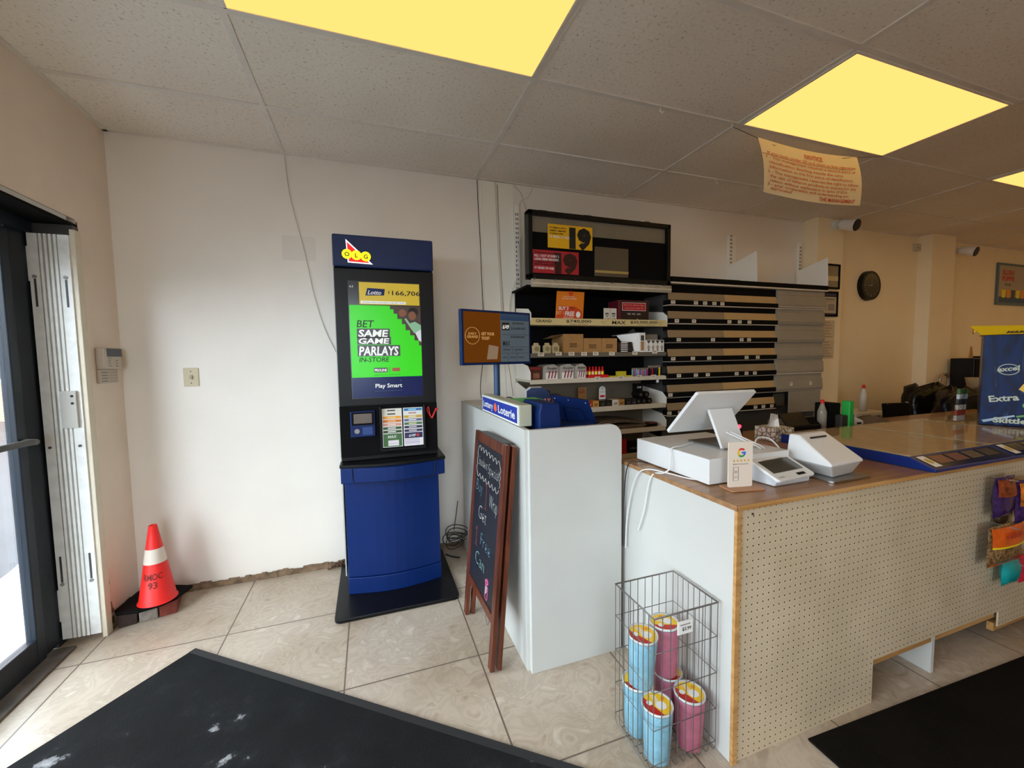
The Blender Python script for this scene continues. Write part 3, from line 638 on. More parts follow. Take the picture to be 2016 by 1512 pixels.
# lightbox sign on the edge
t = thing('lottery_sign', (1.10, -.9, 1.08), 'blue and white lottery lightbox sign on the booth edge', 'sign')
MB().box(1.074, 1.135, -1.24, -.62, 1.0815, 1.178, mat('sign case', (176, 178, 158), .4)).build('case', t, .004)
T = FX(1.0735, -.625, 1.085)
m = MB().box(1.071, 1.0745, -1.235, -.625, 1.086, 1.174, wht_e if False else wht); m.rect(.012, .598, .008, .08, mat('sign blue', (24, 48, 140), .4, emit=.25), FX(1.0705, -.625, 1.086), 0.0003)
TT = FX(1.0700, -.625, 1.086); m.text('Lottery', .03, .028, .036, wht, TT, w=.19, bold=.02, z=.0005); m.text('Loterie', .315, .024, .040, wht, TT, w=.255, bold=.02, z=.0005)
for k in range(7):
    a_ = PI*(.15+.7*k/6); m.poly([(.265, .02), (.265+.03*math.cos(a_-.18), .02+.045*math.sin(a_-.18)), (.265+.032*math.cos(a_+.12), .02+.05*math.sin(a_+.12))], mat('sign orange', (232, 100, 50), .4, emit=.2), TT, .0006)
m.build('face', t)
tag(MB().box(1.15, 1.30, -1.02, -.86, 1.16, 1.17, mat('green strip', (80, 190, 90), .4)).box(1.15, 1.30, -1.02, -.86, 1.011, 1.16, acryl).build('slip_holder'), 'clear holder with green edge behind the lottery sign', 'holder')
# customer monitor
t = thing('customer_monitor', (1.14, -.70, 1.05), 'flat customer display showing jackpots on a dark blue pole', 'monitor')
MB().cyl((1.150, -.665, 1.011), (1.150, -.665, 1.47), .018, mat('pole blue', (30, 66, 104), .4), seg=20).lathe([(.05, 1.011), (.05, 1.02), (.02, 1.03)], black, (1.15, -.665, 0)).build('pole', t)
o_ = Vector((.9206, -.7953, 1.3500)); xd = Vector((1.3665-.9206, -.653+.7953, 0)); Wm = xd.length; yd = Vector((.03, .01, .30)); yd.normalize(); xd.normalize()
yd = (yd-xd*yd.dot(xd)).normalized(); T = frame(o_, xd, yd); Hm = .298
MB().box(0, Wm, 0, Hm, -.028, 0, dblue, T).box(.15, .32, .08, .22, -.06, -.028, black, T).build('housing', t, .002)
s_ = MB().box(.010, Wm-.010, .012, Hm-.010, 0, .001, scr_k, T).build('screen', t)
m = MB(); m.rect(.012, .250, .014, Hm-.012, scr_o, T, .0015); m.rect(.250, Wm-.012, .014, Hm-.012, scr_g, T, .0015)
m.rect(.252, Wm-.012, Hm-.05, Hm-.012, mat('screen header', (30, 58, 88), .3, emit=.25), T, .002)
m.text('NEXT JACKPOT ESTIMATES', .262, Hm-.026, .008, scr_g, T, w=.16, z=.0025)
ol = mat('screen pale', (196, 150, 90), .3, emit=.3)
m.tube([(.066+.045*math.cos(a_), .158+.045*math.sin(a_), .002) for a_ in [k*2*PI/24 for k in range(24)]], .0013, ol, 4, closed=True, T=T)
m.text('DAILY', .066, .164, .012, ol, T, w=.05, align='CENTER', z=.002, bold=.02); m.text('GRAND', .066, .146, .014, ol, T, w=.07, align='CENTER', z=.002, bold=.02)
m.text('GET YOUR', .122, .162, .016, ol, T, w=.085, bold=.03, z=.002); m.text('TICKET', .122, .138, .016, ol, T, w=.055, bold=.03, z=.002)
m.poly([(.155, .03), (.225, .03), (.235, .10), (.170, .11)], mat('screen ticket', (140, 118, 96), .3, emit=.2), T, .002)
m.rect(.262, .312, Hm-.105, Hm-.063, ink, T, .002); m.text('6/49', .265, Hm-.098, .024, scr_w, T, w=.044, shear=.2, bold=.02, z=.0025)
kk = ink
for (s2, x_, y_, h_, w_) in (('$9,000,000', .335, .228, .012, .08), ('$14,000,000', .325, .198, .013, .1), ('MAX', .265, .105, .03, .05), ('$30,000,000', .32, .150, .012, .1), ('LOTTARIO', .262, .078, .010, .055), ('ONTARIO', .345, .078, .010, .06), ('PICK', .265, .035, .008, .03), ('KENO', .315, .035, .008, .04), ('POKER', .375, .035, .008, .04)):
    m.text(s2, x_, y_, h_, kk, T, w=w_, bold=.01, z=.0025)
for y_ in (.168, .098, .062): m.rect(.252, Wm-.012, y_, y_+.0014, kk, T, .0022)
for x_ in (.302, .362): m.rect(x_, x_+.0014, .014, .062, kk, T, .0022)
m.rect(.33, .3314, .062, .098, kk, T, .0022)
m.build('screen_graphics', s_)
cable([(1.17, -.66, 1.13), (1.21, -.7, 1.16), (1.24, -.74, 1.13), (1.22, -.78, 1.05), (1.15, -.62, 1.03), (1.12, -.6, 1.10), (1.14, -.62, 1.15)], .004, kc, 'cable', 'black cable coiled at the foot of the monitor pole', 'counter cables')
# blue lottery terminal
t = thing('lottery_terminal', (1.35, -1.0, 1.01), 'dark blue lottery terminal seen from behind inside the booth', 'terminal')
m = MB().prism([(0, 0), (.11, 0), (.11, .03), (.10, .17), (.012, .175), (0, .13)], -.22, 0, dblue, T=frame((1.155, -1.275, 1.0105), (1, 0, 0), (0, 0, 1)))
m.build('printer_body', t, .006)
m = MB().prism([(1.27, -1.27), (1.46, -1.27), (1.48, -1.1), (1.40, -1.0), (1.27, -1.0)], 1.0106, 1.075, dblue); m.build('base', t, .015)
T = frame((1.375, -1.08, 1.030), (.19, -.06, -.035), (-.085, -.03, .17)); m = MB(); m.box(0, .185, 0, .195, -.018, .0, dblue, T)
m.prism([(.03, .01), (.14, .01), (.125, .14), (.045, .14)], 0, .03, dblue, T)
for x_, y_ in ((.012, .18), (.08, .182), (.165, .18), (.172, .02), (.015, .02)): m.cyl((x_, y_, 0), (x_, y_, .0015), .0025, wht, T=T, seg=8)
m.build('display_back', t, .004)
t = thing('flyer_box', (1.42, -.55, 1.01), 'white and navy cardboard lottery flyer box in the booth', 'box')
T = frame((1.355, -.60, 1.0105), (.95, -.3, 0), (0, 0, 1))
pl = [(0, 0), (.16, 0), (.155, .11), (.135, .165), (.10, .19), (.03, .19), (.0, .17)]
MB().prism(pl, -.12, -.01, wht, T=T).build('body', t); m = MB().prism([(x+.003, y) for x, y in pl], -.009, -.001, navy, T=T).text('PLAY', .07, .10, .026, mat('pink', (240, 130, 130), .5), T=T, z=.001, bold=.02); m.build('front', t)
flor = mat('floral red', (150, 28, 30), .5, noise=.9, nscale=60)
tag(MB().box(1.42, 1.51, -.85, -.76, 1.0105, 1.115, flor).build('tissue_packet', bevel=.003), 'small red and black floral packet inside the booth', 'packet')

# ------------------------------------------------------------------ sandwich board
t = thing('sandwich_board', (.95, -1.06, 0), 'mahogany-framed A-frame chalkboard sign leaning at the white booth', 'chalkboard sign')
bl, br_, tl, tr = Vector((.892, -.800, 0)), Vector((.915, -1.268, 0)), Vector((1.0, -.833, 1.0)), Vector((1.0, -1.335, 1.015))
xd = (br_-bl); wB = .485; xdn = ((br_-bl)+(tr-tl)).normalized(); up = ((tl-bl)+(tr-br_)).normalized(); up = (up-xdn*up.dot(xdn)).normalized()
o_ = (bl+br_)/2-xdn*wB/2; o_.z = .0; T = frame(o_, xdn, up); Hb = 1.005
m = MB(); th = .02
m.box(0, .04, 0.004, Hb, -th, 0, mahog, T).box(wB-.04, wB, 0.004, Hb, -th, 0, mahog, T).box(.04, wB-.04, Hb-.05, Hb, -th, 0, mahog, T).box(.04, wB-.04, .20, .24, -th, 0, mahog, T)
m.build('front_frame', t, .002)
bo = MB().box(.038, wB-.038, .238, Hb-.048, -th+.004, -.006, mat('chalkboard', (24, 27, 34), .5, noise=.15, nscale=6), T).build('chalkboard', t)
m = MB(); ch = mat('chalk white', (208, 210, 204), .9); cb_ = mat('chalk blue', (110, 150, 165), .9); cr_ = mat('chalk red', (150, 66, 60), .9); cp = mat('chalk pink', (200, 90, 140), .9); cg = mat('chalk green', (150, 200, 190), .9)
z0 = -.0045
def strk(pts, mt, r=.0011): m.tube([(x, y, z0) for x, y in pts], r, mt, 4, T=T, smoothn=4)
def scallop(x0, y0, x1, y1, n, amp):
    pts = []
    for k in range(n):
        for j in range(5):
            u = (k+j/5)/n; nx_, ny_ = (y0-y1), (x1-x0); L_ = math.hypot(nx_, ny_); a_ = abs(math.sin(PI*j/5))*amp
            pts.append((x0+(x1-x0)*u+nx_/L_*a_, y0+(y1-y0)*u+ny_/L_*a_))
    pts.append((x1, y1)); return pts
strk(scallop(.065, .915, .42, .895, 7, .022), ch, .001); strk(scallop(.42, .895, .42, .80, 3, .012), ch, .001); strk(scallop(.42, .79, .065, .795, 7, .022), ch, .001); strk(scallop(.065, .795, .065, .915, 3, .010), ch, .001)
def chalk(body, x, y, h, w_, mt, sh=.1): m.text(body, x, y, h, mt, T, w=w_, shear=sh, bold=-.03, z=z0)
chalk('Student', .085, .835, .05, .15, ch); chalk('Special', .25, .825, .055, .16, ch)
chalk('Buy', .07, .70, .065, .11, cb_); strk([(.225, .755), (.245, .775), (.245, .65)], cr_); strk([(.225, .65), (.265, .648)], cr_); chalk('Wrap', .30, .675, .07, .12, ch)
chalk('Get', .14, .575, .075, .13, ch); strk([(.11, .50), (.13, .52), (.13, .43)], cr_); strk([(.11, .43), (.15, .428)], cr_)
chalk('Free', .20, .455, .07, .16, cb_); chalk('Can', .135, .345, .07, .15, cg)
strk([(.325, .335), (.335, .345), (.35, .345), (.36, .335), (.35, .325), (.335, .325), (.325, .335)], cp, .004)
strk([(.325, .32), (.325, .265), (.34, .255), (.36, .262), (.36, .32)], cp, .002); strk([(.332, .31), (.332, .275)], ch, .0015); strk([(.34, .315), (.35, .31), (.34, .30), (.35, .295), (.34, .285)], ch, .0015)
m.build('chalk_writing', bo)
nrm = xdn.cross(up); T2 = frame(o_-nrm*.034+Vector((0, 0, .006)), xdn, up); H2 = Hb-.012
m = MB(); m.box(0, .04, 0.0, H2, -th, 0, mahog, T2).box(wB-.04, wB, 0.0, H2, -th, 0, mahog, T2).box(.04, wB-.04, H2-.05, H2, -th, 0, mahog, T2).box(.04, wB-.04, .20, .24, -th, 0, mahog, T2).box(.038, wB-.038, .238, H2-.048, -th+.004, -.006, blackm, T2)
m.build('rear_frame', t, .002)
MB().box(.06, wB-.06, Hb-.004, Hb+.002, -.050, -.002, dgrey, T).build('hinge', t)
MB().tube([(.98, -.98, .22), (.97, -.985, .10), (.98, -.99, .03), (.99, -.995, .10), (.99, -1.0, .22)], .0018, wire_m, 5, smoothn=5).build('chain', t)

# ------------------------------------------------------------------ counter
t = thing('service_counter', (2.6, -1.6, 0), 'white and pegboard service counter with wood laminate top', 'counter')
cx0, cy0, cy1, CX1 = 1.566, -1.93, -1.29, 5.2
MB().box(cx0, cx0+.02, cy0+.002, cy1, 0.002, .882, white).build('end_panel', t, .001)
m = MB().box(cx0+.022, 2.295, cy0, cy0+.006, .0, .878, peg_m).box(2.295, 3.185, cy0-.0, cy0+.006, .175, .878, peg_m).box(3.185, CX1, cy0, cy0+.006, .10, .878, peg_m)
m.build('pegboard', t)
MB().box(cx0, cx0+.022, cy0-.008, cy0+.004, 0.0, .882, oak2).build('corner_edging', t, .001)
MB().box(2.295, 3.18, cy0+.012, cy0+.035, .14, .185, oak2).build('bottom_rail', t, .001)
MB().box(3.18, CX1, cy0+.012, cy0+.035, .07, .11, oak2).build('bottom_rail', t, .001)
m = MB().prism([(cx0-.006, cy0-.012), (CX1, cy0-.012), (CX1, -.98), (2.36, -.98), (2.36, cy1), (cx0-.006, cy1)], .882, .9, oak); m.build('worktop', t, .0015)
MB().box(cx0, CX1, cy0-.0135, cy0-.012, .883, .899, oak2).build('front_edge', t)
MB().box(2.70, 2.72, cy0+.01, -1.3, .0, .87, white).build('divider', t)
MB().box(CX1-.02, CX1, cy0+.02, -.98, 0, .88, white).build('end_panel', t)
m = MB().cyl((1.64, cy0-.0005, .86), (1.64, cy0-.004, .86), .004, dgrey); m.build('screw', t)
# basket with candy floss tubs
t = thing('wire_basket', (1.415, -1.777, 0), 'grey wire basket standing against the counter end panel', 'basket')
bx0, bx1, by0, by1, bz0, bz1 = 1.287, 1.547, -1.886, -1.668, .03, .55
m = MB()
for z in (bz1,): m.tube([(bx0, by0, z), (bx1, by0, z), (bx1, by1, z), (bx0, by1, z)], .0032, wire_m, 6, closed=True)
for z in (.43, .30, .17, .05): m.tube([(bx0, by0, z), (bx1, by0, z), (bx1, by1, z), (bx0, by1, z)], .0016, wire_m, 5, closed=True)
m.build('rims', t)
m = MB()
for k in range(9):
    x = bx0+(bx1-bx0)*k/8
    m.tube([(x, by0, bz1), (x, by0, .03), (x, by0+.008, .012), (x, by1-.008, .012), (x, by1, .03), (x, by1, bz1)], .0015, wire_m, 5)
for k in range(1, 8):
    y = by0+(by1-by0)*k/8
    m.tube([(bx0, y, bz1), (bx0, y, .03), (bx0+.008, y, .012), (bx1-.008, y, .012), (bx1, y, .03), (bx1, y, bz1)], .0015, wire_m, 5)
m.build('wires', t)
m = MB().box(1.375, 1.435, by0-.0065, by0-.0035, .478, .522, wht); m.text('$3.99', 1.38-1.375+.012, .012, .012, ink, FY(1.375, by0-.007, .478), w=.036, bold=.02); m.rect(.008, .05, .03, .034, grey, FY(1.375, by0-.007, .478)); m.build('price_tag', t)
lidr = mat('lid red', (196, 40, 30), .4); lidy = mat('lid yellow', (244, 200, 40), .4); lido = mat('lid orange', (240, 150, 30), .4)
def tub(x, y, z, col, label, rz, tilt=0):
    t = thing('candy_floss_tub', (0, 0, 0), label, 'tub', 'candy floss tubs in the wire basket')
    MB().lathe([(0, 0.0), (.040, 0), (.042, .004), (.051, .178), (.050, .18)], col, seg=28).build('cup', t)
    MB().lathe([(.0, .181), (.050, .181), (.0525, .184), (.053, .190), (.052, .193), (.048, .188), (0, .188)], mat('lid rim', (216, 190, 190) if 'pink' in label else (214, 216, 214), .35), seg=28).build('lid', t)
    m = MB(); T = Matrix.Translation((0, 0, .1886))
    m.disc(0, 0, .046, lidy, T, 28)
    m.poly([(-.046*math.cos(a_), .046*math.sin(a_)) for a_ in [PI*(-.55+.75*k/10) for k in range(11)]], lidr, T, .0004)
    m.disc(-.026, .004, .010, wht, T, 16, .0008); m.disc(.010, -.008, .017, wht, T, 16, .0009, 1.1); m.rect(.018, .032, .014, .026, lido, T, .0006)
    for k in range(3): m.poly([(-.012+k*.006, .036), (-.009+k*.006, .036), (.002+k*.006, -.02), (-.001+k*.006, -.02)], wht, T, .0007)
    m.build('lid_label', t)
    t.location = (x, y, z); t.rotation_euler = (tilt, 0, rz)
cbl = mat('blue candy floss', (132, 182, 200), .5, noise=.12, nscale=30, bump=.5, bscale=60); cpk = mat('pink candy floss', (186, 106, 128), .5, noise=.14, nscale=30, bump=.5, bscale=60)
tub(1.344, -1.833, .0155, cbl, 'blue candy floss tub at the very front corner of the wire basket', -.3)
tub(1.482, -1.832, .0155, cpk, 'pink candy floss tub at the front right of the wire basket', -.2)
tub(1.342, -1.724, .0155, cbl, 'blue candy floss tub underneath at the back left of the basket', .4)
tub(1.478, -1.724, .0155, cpk, 'lower pink candy floss tub at the back, under the tall one', .4)
tub(1.345, -1.742, .212, cbl, 'blue candy floss tub stacked on top at the left of the basket', -.1, .06)
tub(1.462, -1.730, .212, cpk, 'pink candy floss tub stacked highest at the back of the basket', .6, -.03)

# ------------------------------------------------------------------ things on the counter
t = thing('cash_drawer', (1.83, -1.53, .9), 'white cash drawer on the counter under the white till screen', 'cash drawer')
MB().box(1.635, 2.045, -1.750, -1.315, .904, 1.0, mat('till white', (222, 223, 222), .3)).build('body', t, .003)
till = MATS['till white']
MB().box(1.65, 2.03, -1.74, -1.33, .9005, .9045, black).build('foot', t)
t = thing('till_screen', (1.9, -1.56, 1.0), 'white touch-screen till seen from behind, on the cash drawer', 'till')
MB().box(1.80, 1.985, -1.66, -1.46, 1.0005, 1.008, steel).build('base_plate', t, .002)
Tm = frame((1.798, -1.655, 1.008), (1, 0, 0), (-.09, .36, .93))   # arm leaning back
MB().box(.0, .125, 0, .165, -.012, .0, till, Tm).build('arm', t, .002)
# display: top edge nearer the camera
c_tl, c_tr, c_bl = Vector((1.640, -1.655, 1.238)), Vector((1.955, -1.655, 1.235)), Vector((1.690, -1.485, 1.052))
xd = (c_tr-c_tl); Wd_ = xd.length; xd.normalize(); yd = (c_tl-c_bl)
yd = (yd-xd*yd.dot(xd)); Hd_ = yd.length; yd.normalize(); ob = c_bl-xd*.022
T = frame(ob, xd, yd)
MB().prism(rr(0, Wd_-.005, 0, Hd_-.004, .008), -.014, 0, till, T=T).build('display', t, .002)
m = MB()
for dx in (0, .02): m.tube([(1.83+dx, -1.64, 1.07), (1.87+dx, -1.68, 1.045), (1.92+dx, -1.70, 1.02), (1.95+dx, -1.70, 1.004)], .0035, till, 6, smoothn=5)
m.tube([(1.96, -1.66, 1.004), (2.02, -1.63, 1.03), (2.08, -1.64, 1.02), (2.07, -1.70, .98)], .0035, till, 6, smoothn=6)
m.build('cable', t)
tag(MB().tube([(1.79, -1.50, 1.004), (1.74, -1.53, 1.008), (1.68, -1.55, 1.006), (1.622, -1.56, 1.0), (1.61, -1.57, .93), (1.59, -1.56, .905), (1.556, -1.52, .88), (1.552, -1.48, .72), (1.553, -1.44, .62)], .0035, till, 6, smoothn=6).build('till_cable'), 'white cable draped from the till over the cash drawer corner', 'cable', 'counter cables')
tag(MB().tube([(1.66, -1.70, .906), (1.625, -1.66, .905), (1.60, -1.58, .906), (1.56, -1.48, .902), (1.548, -1.42, .84), (1.552, -1.36, .66), (1.55, -1.35, .5)], .003, till, 6, smoothn=6).build('till_cable'), 'second white cable running under the cash drawer to the counter end', 'cable', 'counter cables')
tag(MB().tube([(1.63, -1.40, .905), (1.59, -1.38, .908), (1.553, -1.36, .89), (1.548, -1.335, .7), (1.549, -1.33, .5)], .0028, kc, 6, smoothn=6).build('till_cable'), 'black cable dropping at the counter end beside the booth', 'cable', 'counter cables')
# review card stand
t = thing('review_card', (1.745, -1.805, .9), 'white card stand with a coloured letter G, five stars and a wooden foot', 'card stand')
T = frame((1.672, -1.80, .9), (.985, -.17, 0), (0, 0, 1)); ww = .098
MB().prism(rr(-.012, ww+.028, -.04, .035, .01), .0005, .006, mat('foot wood', (176, 128, 92), .4), T=frame((1.672, -1.80, .9), (.985, -.17, 0), (.17, .985, 0))).build('foot', t, .001)
cdb = MB().prism(rr(0, ww, .006, .172, .006), -.002, .002, mat('card white', (232, 220, 204), .3), T=T).build('card', t)
m = MB(); cx_, cz_ = .052, .132; Rg = .017
for a0, a1, col in ((.75*PI, 1.25*PI, (244, 190, 20)), (.22*PI, .75*PI, (222, 50, 40)), (1.25*PI, 1.80*PI, (50, 160, 80)), (1.80*PI, 2.0*PI, (60, 120, 230))):
    n = 6; mt = mat('g %d' % col[0], col, .4)
    pts = [(cx_+Rg*math.cos(a0+(a1-a0)*k/n), cz_+Rg*math.sin(a0+(a1-a0)*k/n)) for k in range(n+1)]+[(cx_+.010*math.cos(a1-(a1-a0)*k/n), cz_+.010*math.sin(a1-(a1-a0)*k/n)) for k in range(n+1)]
    for k in range(n): m.poly([pts[k], pts[k+1], pts[2*n-k], pts[2*n+1-k]], mt, T, .0025)
m.rect(cx_, cx_+Rg, cz_-.0035, cz_+.0035, mat('g 60', (60, 120, 230), .4), T, .0027)
st = mat('star gold', (226, 180, 60), .4)
for k in range(5):
    sx_, sz_ = .022+k*.0145, .103
    m.poly([(sx_+(.006 if j % 2 == 0 else .0026)*math.sin(2*PI*j/10), sz_+(.006 if j % 2 == 0 else .0026)*math.cos(2*PI*j/10)) for j in range(10)], st, T, .0025)
m.text('REVIEW US ON GOOGLE', .018, .088, .005, ink, T, w=.062, z=.0025)
m.tube([(.02, .03, .0025), (.04, .03, .0025), (.04, .08, .0025), (.02, .08, .0025)], .0006, ink, 4, closed=True, T=T)
m.tube([(.03+.004*math.cos(a_), .062+.004*math.sin(a_), .0025) for a_ in [k*PI/4 for k in range(8)]], .0007, ink, 4, closed=True, T=T); m.text('NFC', .025, .04, .005, ink, T, z=.0025)
m.build('print', cdb)
# payment terminal
t = thing('payment_terminal', (1.97, -1.79, .9), 'white sloping card payment terminal with dark screen facing the customer', 'payment terminal')
xd = Vector((.222, .02, 0)).normalized(); B0 = Vector((1.832, -1.875, .932)); A0 = Vector((1.862, -1.757, .983)); yd = (A0-B0); yd = yd-xd*yd.dot(xd); ln = yd.length; yd.normalize(); T = frame(B0, xd, yd)
MB().prism(rr(0, .215, 0, ln, .012), -.012, 0, till, T=T).build('tablet', t, .003)
P0 = lambda x, y, z=0: T @ Vector((x, y, z))
m = MB(); bt = [P0(.01, .01, -.012), P0(.205, .01, -.012), P0(.205, ln-.005, -.012), P0(.01, ln-.005, -.012)]; bb = [Vector((p.x*.94+1.94*.06, max(p.y, -1.845), .9015)) for p in bt]
m.add([tuple(v) for v in bt+bb], [(0, 1, 2, 3), (7, 6, 5, 4), (0, 4, 5, 1), (1, 5, 6, 2), (2, 6, 7, 3), (3, 7, 4, 0)], mat('terminal base', (206, 210, 214), .4)); m.build('base', t, .003)
sc_ = MB().box(.022, .195, .038, ln-.018, 0, .0012, mat('terminal screen', (66, 68, 60), .12), T).build('screen', t)
m = MB(); tg = mat('screen text', (38, 42, 36), .3)
m.text('Thank you for shopping', .05, .105, .008, tg, T, w=.12, z=.002); m.text('Tap, insert or swipe', .06, .088, .007, tg, T, w=.10, z=.002); m.text('to pay', .075, .072, .007, tg, T, z=.002); m.build('screen_text', sc_)
MB().box(.125, .17, .010, .022, 0, .001, blackm, T).text('clover', .02, .012, .008, dgrey, T, w=.03, z=.001).build('card_slot', t)
# receipt printer
t = thing('receipt_printer', (2.19, -1.76, .9), 'white wedge-shaped receipt printer on a silver plinth', 'receipt printer')
MB().prism(rr(2.075, 2.30, -1.90, -1.70, .02), .9005, .908, steel).build('foot_plate', t, .001)
def frust(m, p0, p1, z0, z1, mt):
    v = [(*p, z0) for p in p0]+[(*p, z1) for p in p1]; m.add(v, [(3, 2, 1, 0), (4, 5, 6, 7)]+[(i, (i+1) % 4, 4+(i+1) % 4, 4+i) for i in range(4)], mt)
m = MB(); frust(m, [(2.125, -1.865), (2.26, -1.85), (2.27, -1.735), (2.13, -1.735)], [(2.09, -1.88), (2.29, -1.865), (2.295, -1.715), (2.09, -1.715)], .9085, .955, mat('silver plastic', (178, 176, 172), .35)); m.build('plinth', t, .006)
m = MB(); v = [(2.085, -1.885, .955), (2.295, -1.868, .955), (2.30, -1.705, .955), (2.085, -1.705, .955), (2.085, -1.885, .968), (2.295, -1.868, .968), (2.28, -1.73, 1.055), (2.11, -1.74, 1.055), (2.29, -1.705, 1.055), (2.10, -1.705, 1.055)]
m.add(v, [(3, 2, 1, 0), (0, 1, 5, 4), (4, 5, 6, 7), (7, 6, 8, 9), (2, 3, 9, 8), (1, 2, 8, 6, 5), (3, 0, 4, 7, 9)], till); m.build('housing', t, .012, 4)
T = frame((2.145, -1.765, 1.0415), (1, .05, 0), (0, .138, .087)); MB().box(0, .10, 0, .006, -.002, .0022, ink, T).build('paper_slot', t)
# tissue box
tb = mat('tissue box pattern', (196, 184, 162), .6)
def _vor(m, c1, c2, sc, metric='MANHATTAN'):
    nt = m.node_tree; b = nt.nodes['Principled BSDF']; mp = mapping(m); v = N(m, 'ShaderNodeTexVoronoi'); v.feature = 'DISTANCE_TO_EDGE'; v.inputs['Scale'].default_value = sc; nt.links.new(mp.outputs[0], v.inputs['Vector'])
    r = ramp(m, [(.06, c1), (.12, c2)], v.outputs['Distance']); nt.links.new(r.outputs[0], b.inputs['Base Color'])
_vor(tb, (110, 100, 88), (214, 202, 180), 40)
t = thing('tissue_box', (2.61, -1.24, .9), 'patterned cube tissue box with a tissue sticking out, behind the printer', 'tissue box')
MB().box(2.545, 2.685, -1.30, -1.17, .9005, .975, tb).build('box', t, .002)
m = MB()
for k in range(5):
    a_ = k*.6; m.add([(2.60-.02, -1.235+.006*k, .972), (2.62+.01, -1.24-.004*k, .972), (2.635+.01*math.sin(a_), -1.23+.01*math.cos(a_), 1.045-.006*k), (2.59+.006*k, -1.24+.015*math.sin(a_*2), 1.05)], [(0, 1, 2, 3)], wht)
m.build('tissue', t)
# scanner
t = thing('barcode_scanner', (2.36, -1.2, .9), 'black barcode scanner with two glowing red lights beside the till', 'scanner')
MB().prism([(-.05, 0), (.05, 0), (.055, .07), (.035, .105), (-.03, .11), (-.05, .08)], -.04, .04, black, T=FY(2.42, -1.12, .9005)).build('body', t, .01)
m = MB().disc(-.022, .075, .014, mat('red glow', (255, 40, 60), .4, emit=4), FY(2.42, -1.1615, .9), 12, 0, 1.3).disc(.018, .075, .012, mat('red glow', (255, 40, 60), .4), FY(2.42, -1.1615, .9), 12, 0, 1.3); m.build('light', t)
t = thing('order_tablet', (3.05, -1.1, .9), 'black tablet stand with a flat cable near the water bottle', 'tablet')
Tb = frame((2.87, -1.13, .935), (1, .02, 0), (0, .5, .6)); MB().box(0, .20, 0, .10, -.012, 0, black, Tb).build('tablet', t, .004)
MB().box(2.88, 3.16, -1.13, -1.03, .9005, .935, black).build('stand', t, .006); Tb = frame((3.02, -1.12, .936), (1, 0, 0), (0, .7, .45)); MB().box(0, .16, 0, .07, -.012, 0, blackm, Tb).build('cradle', t, .003)
def bottle(x, y, h, r, body, cap, label, z=.9005):
    t = thing('bottle', (x, y, z), label, 'bottle')
    MB().lathe([(0, 0), (r, 0), (r, h*.55), (r*.95, h*.6), (r*.45, h*.82), (r*.38, h*.86), (0, h*.86)], body, (x, y, z), 20).build('bottle_body', t)
    MB().lathe([(r*.42, h*.86), (r*.42, h*.98), (0, h)], cap, (x, y, z), 16).build('cap', t)
clearb = mat('clear plastic', (176, 168, 150), .15, alpha=.55)
bottle(3.19, -1.11, .19, .026, clearb, red, 'clear water bottle with red cap behind the ticket display case')
tbl = thing('side_table', (4.65, -.4, 0), 'low cream side table at the foot of the first pillar', 'table'); MB().box(4.45, 4.88, -.56, -.17, .82, .848, shelf_w).build('table_top', tbl); MB().box(4.5, 4.84, -.52, -.2, .0, .82, shelf_w).build('body', tbl)
bottle(4.72, -.45, .24, .03, mat('opaque bottle', (206, 196, 176), .3), red, 'pale bottle with red top by the pillar, farther back', .85)
t = thing('hand_dispenser', (3.4, -1.13, .9), 'white glossy handheld device lying behind the ticket case', 'device')
MB().prism([(0, 0), (.17, 0), (.165, .03), (.03, .085), (0, .08)], -.07, 0, till, T=frame((3.41, -1.10, .9005), (1, -.15, 0), (0, 0, 1))).build('body', t, .008)
MB().box(.11, .145, .008, .02, 0, .002, black, frame((3.41, -1.10, .9005), (1, -.15, 0), (0, 0, 1))).build('button', t)
tag(MB().box(3.355, 3.395, -1.17, -1.12, .9005, 1.075, mat('bright green', (40, 170, 70), .4)).build('green_marker', bevel=.004), 'bright green plastic block standing upright behind the ticket case', 'block')
tag(MB().box(3.25, 3.35, -1.12, -1.02, .9005, 1.06, blackm).box(3.30, 3.42, -1.16, -1.10, .9005, .985, mat('olive black', (48, 44, 36), .6)).build('terminal_cradle', bevel=.006), 'black cradle box behind the ticket case beside the green block', 'cradle')
m = MB(); vs = []
for j in range(9):
    for i in range(9):
        u, v = i/8, j/8; hgt = .05*math.sin(PI*u)**.6*math.sin(PI*v)**.6*(1+.15*math.sin(9*u+7*v)); vs.append((3.56+.26*u, -1.17+.16*v, .901+hgt))
m.add(vs, [(j*9+i, j*9+i+1, (j+1)*9+i+1, (j+1)*9+i) for j in range(8) for i in range(8)], mat('grey cloth', (104, 88, 70), .9, noise=.1), True)
tag(m.build('folded_cloth'), 'folded grey-brown cloth behind the ticket case', 'cloth')
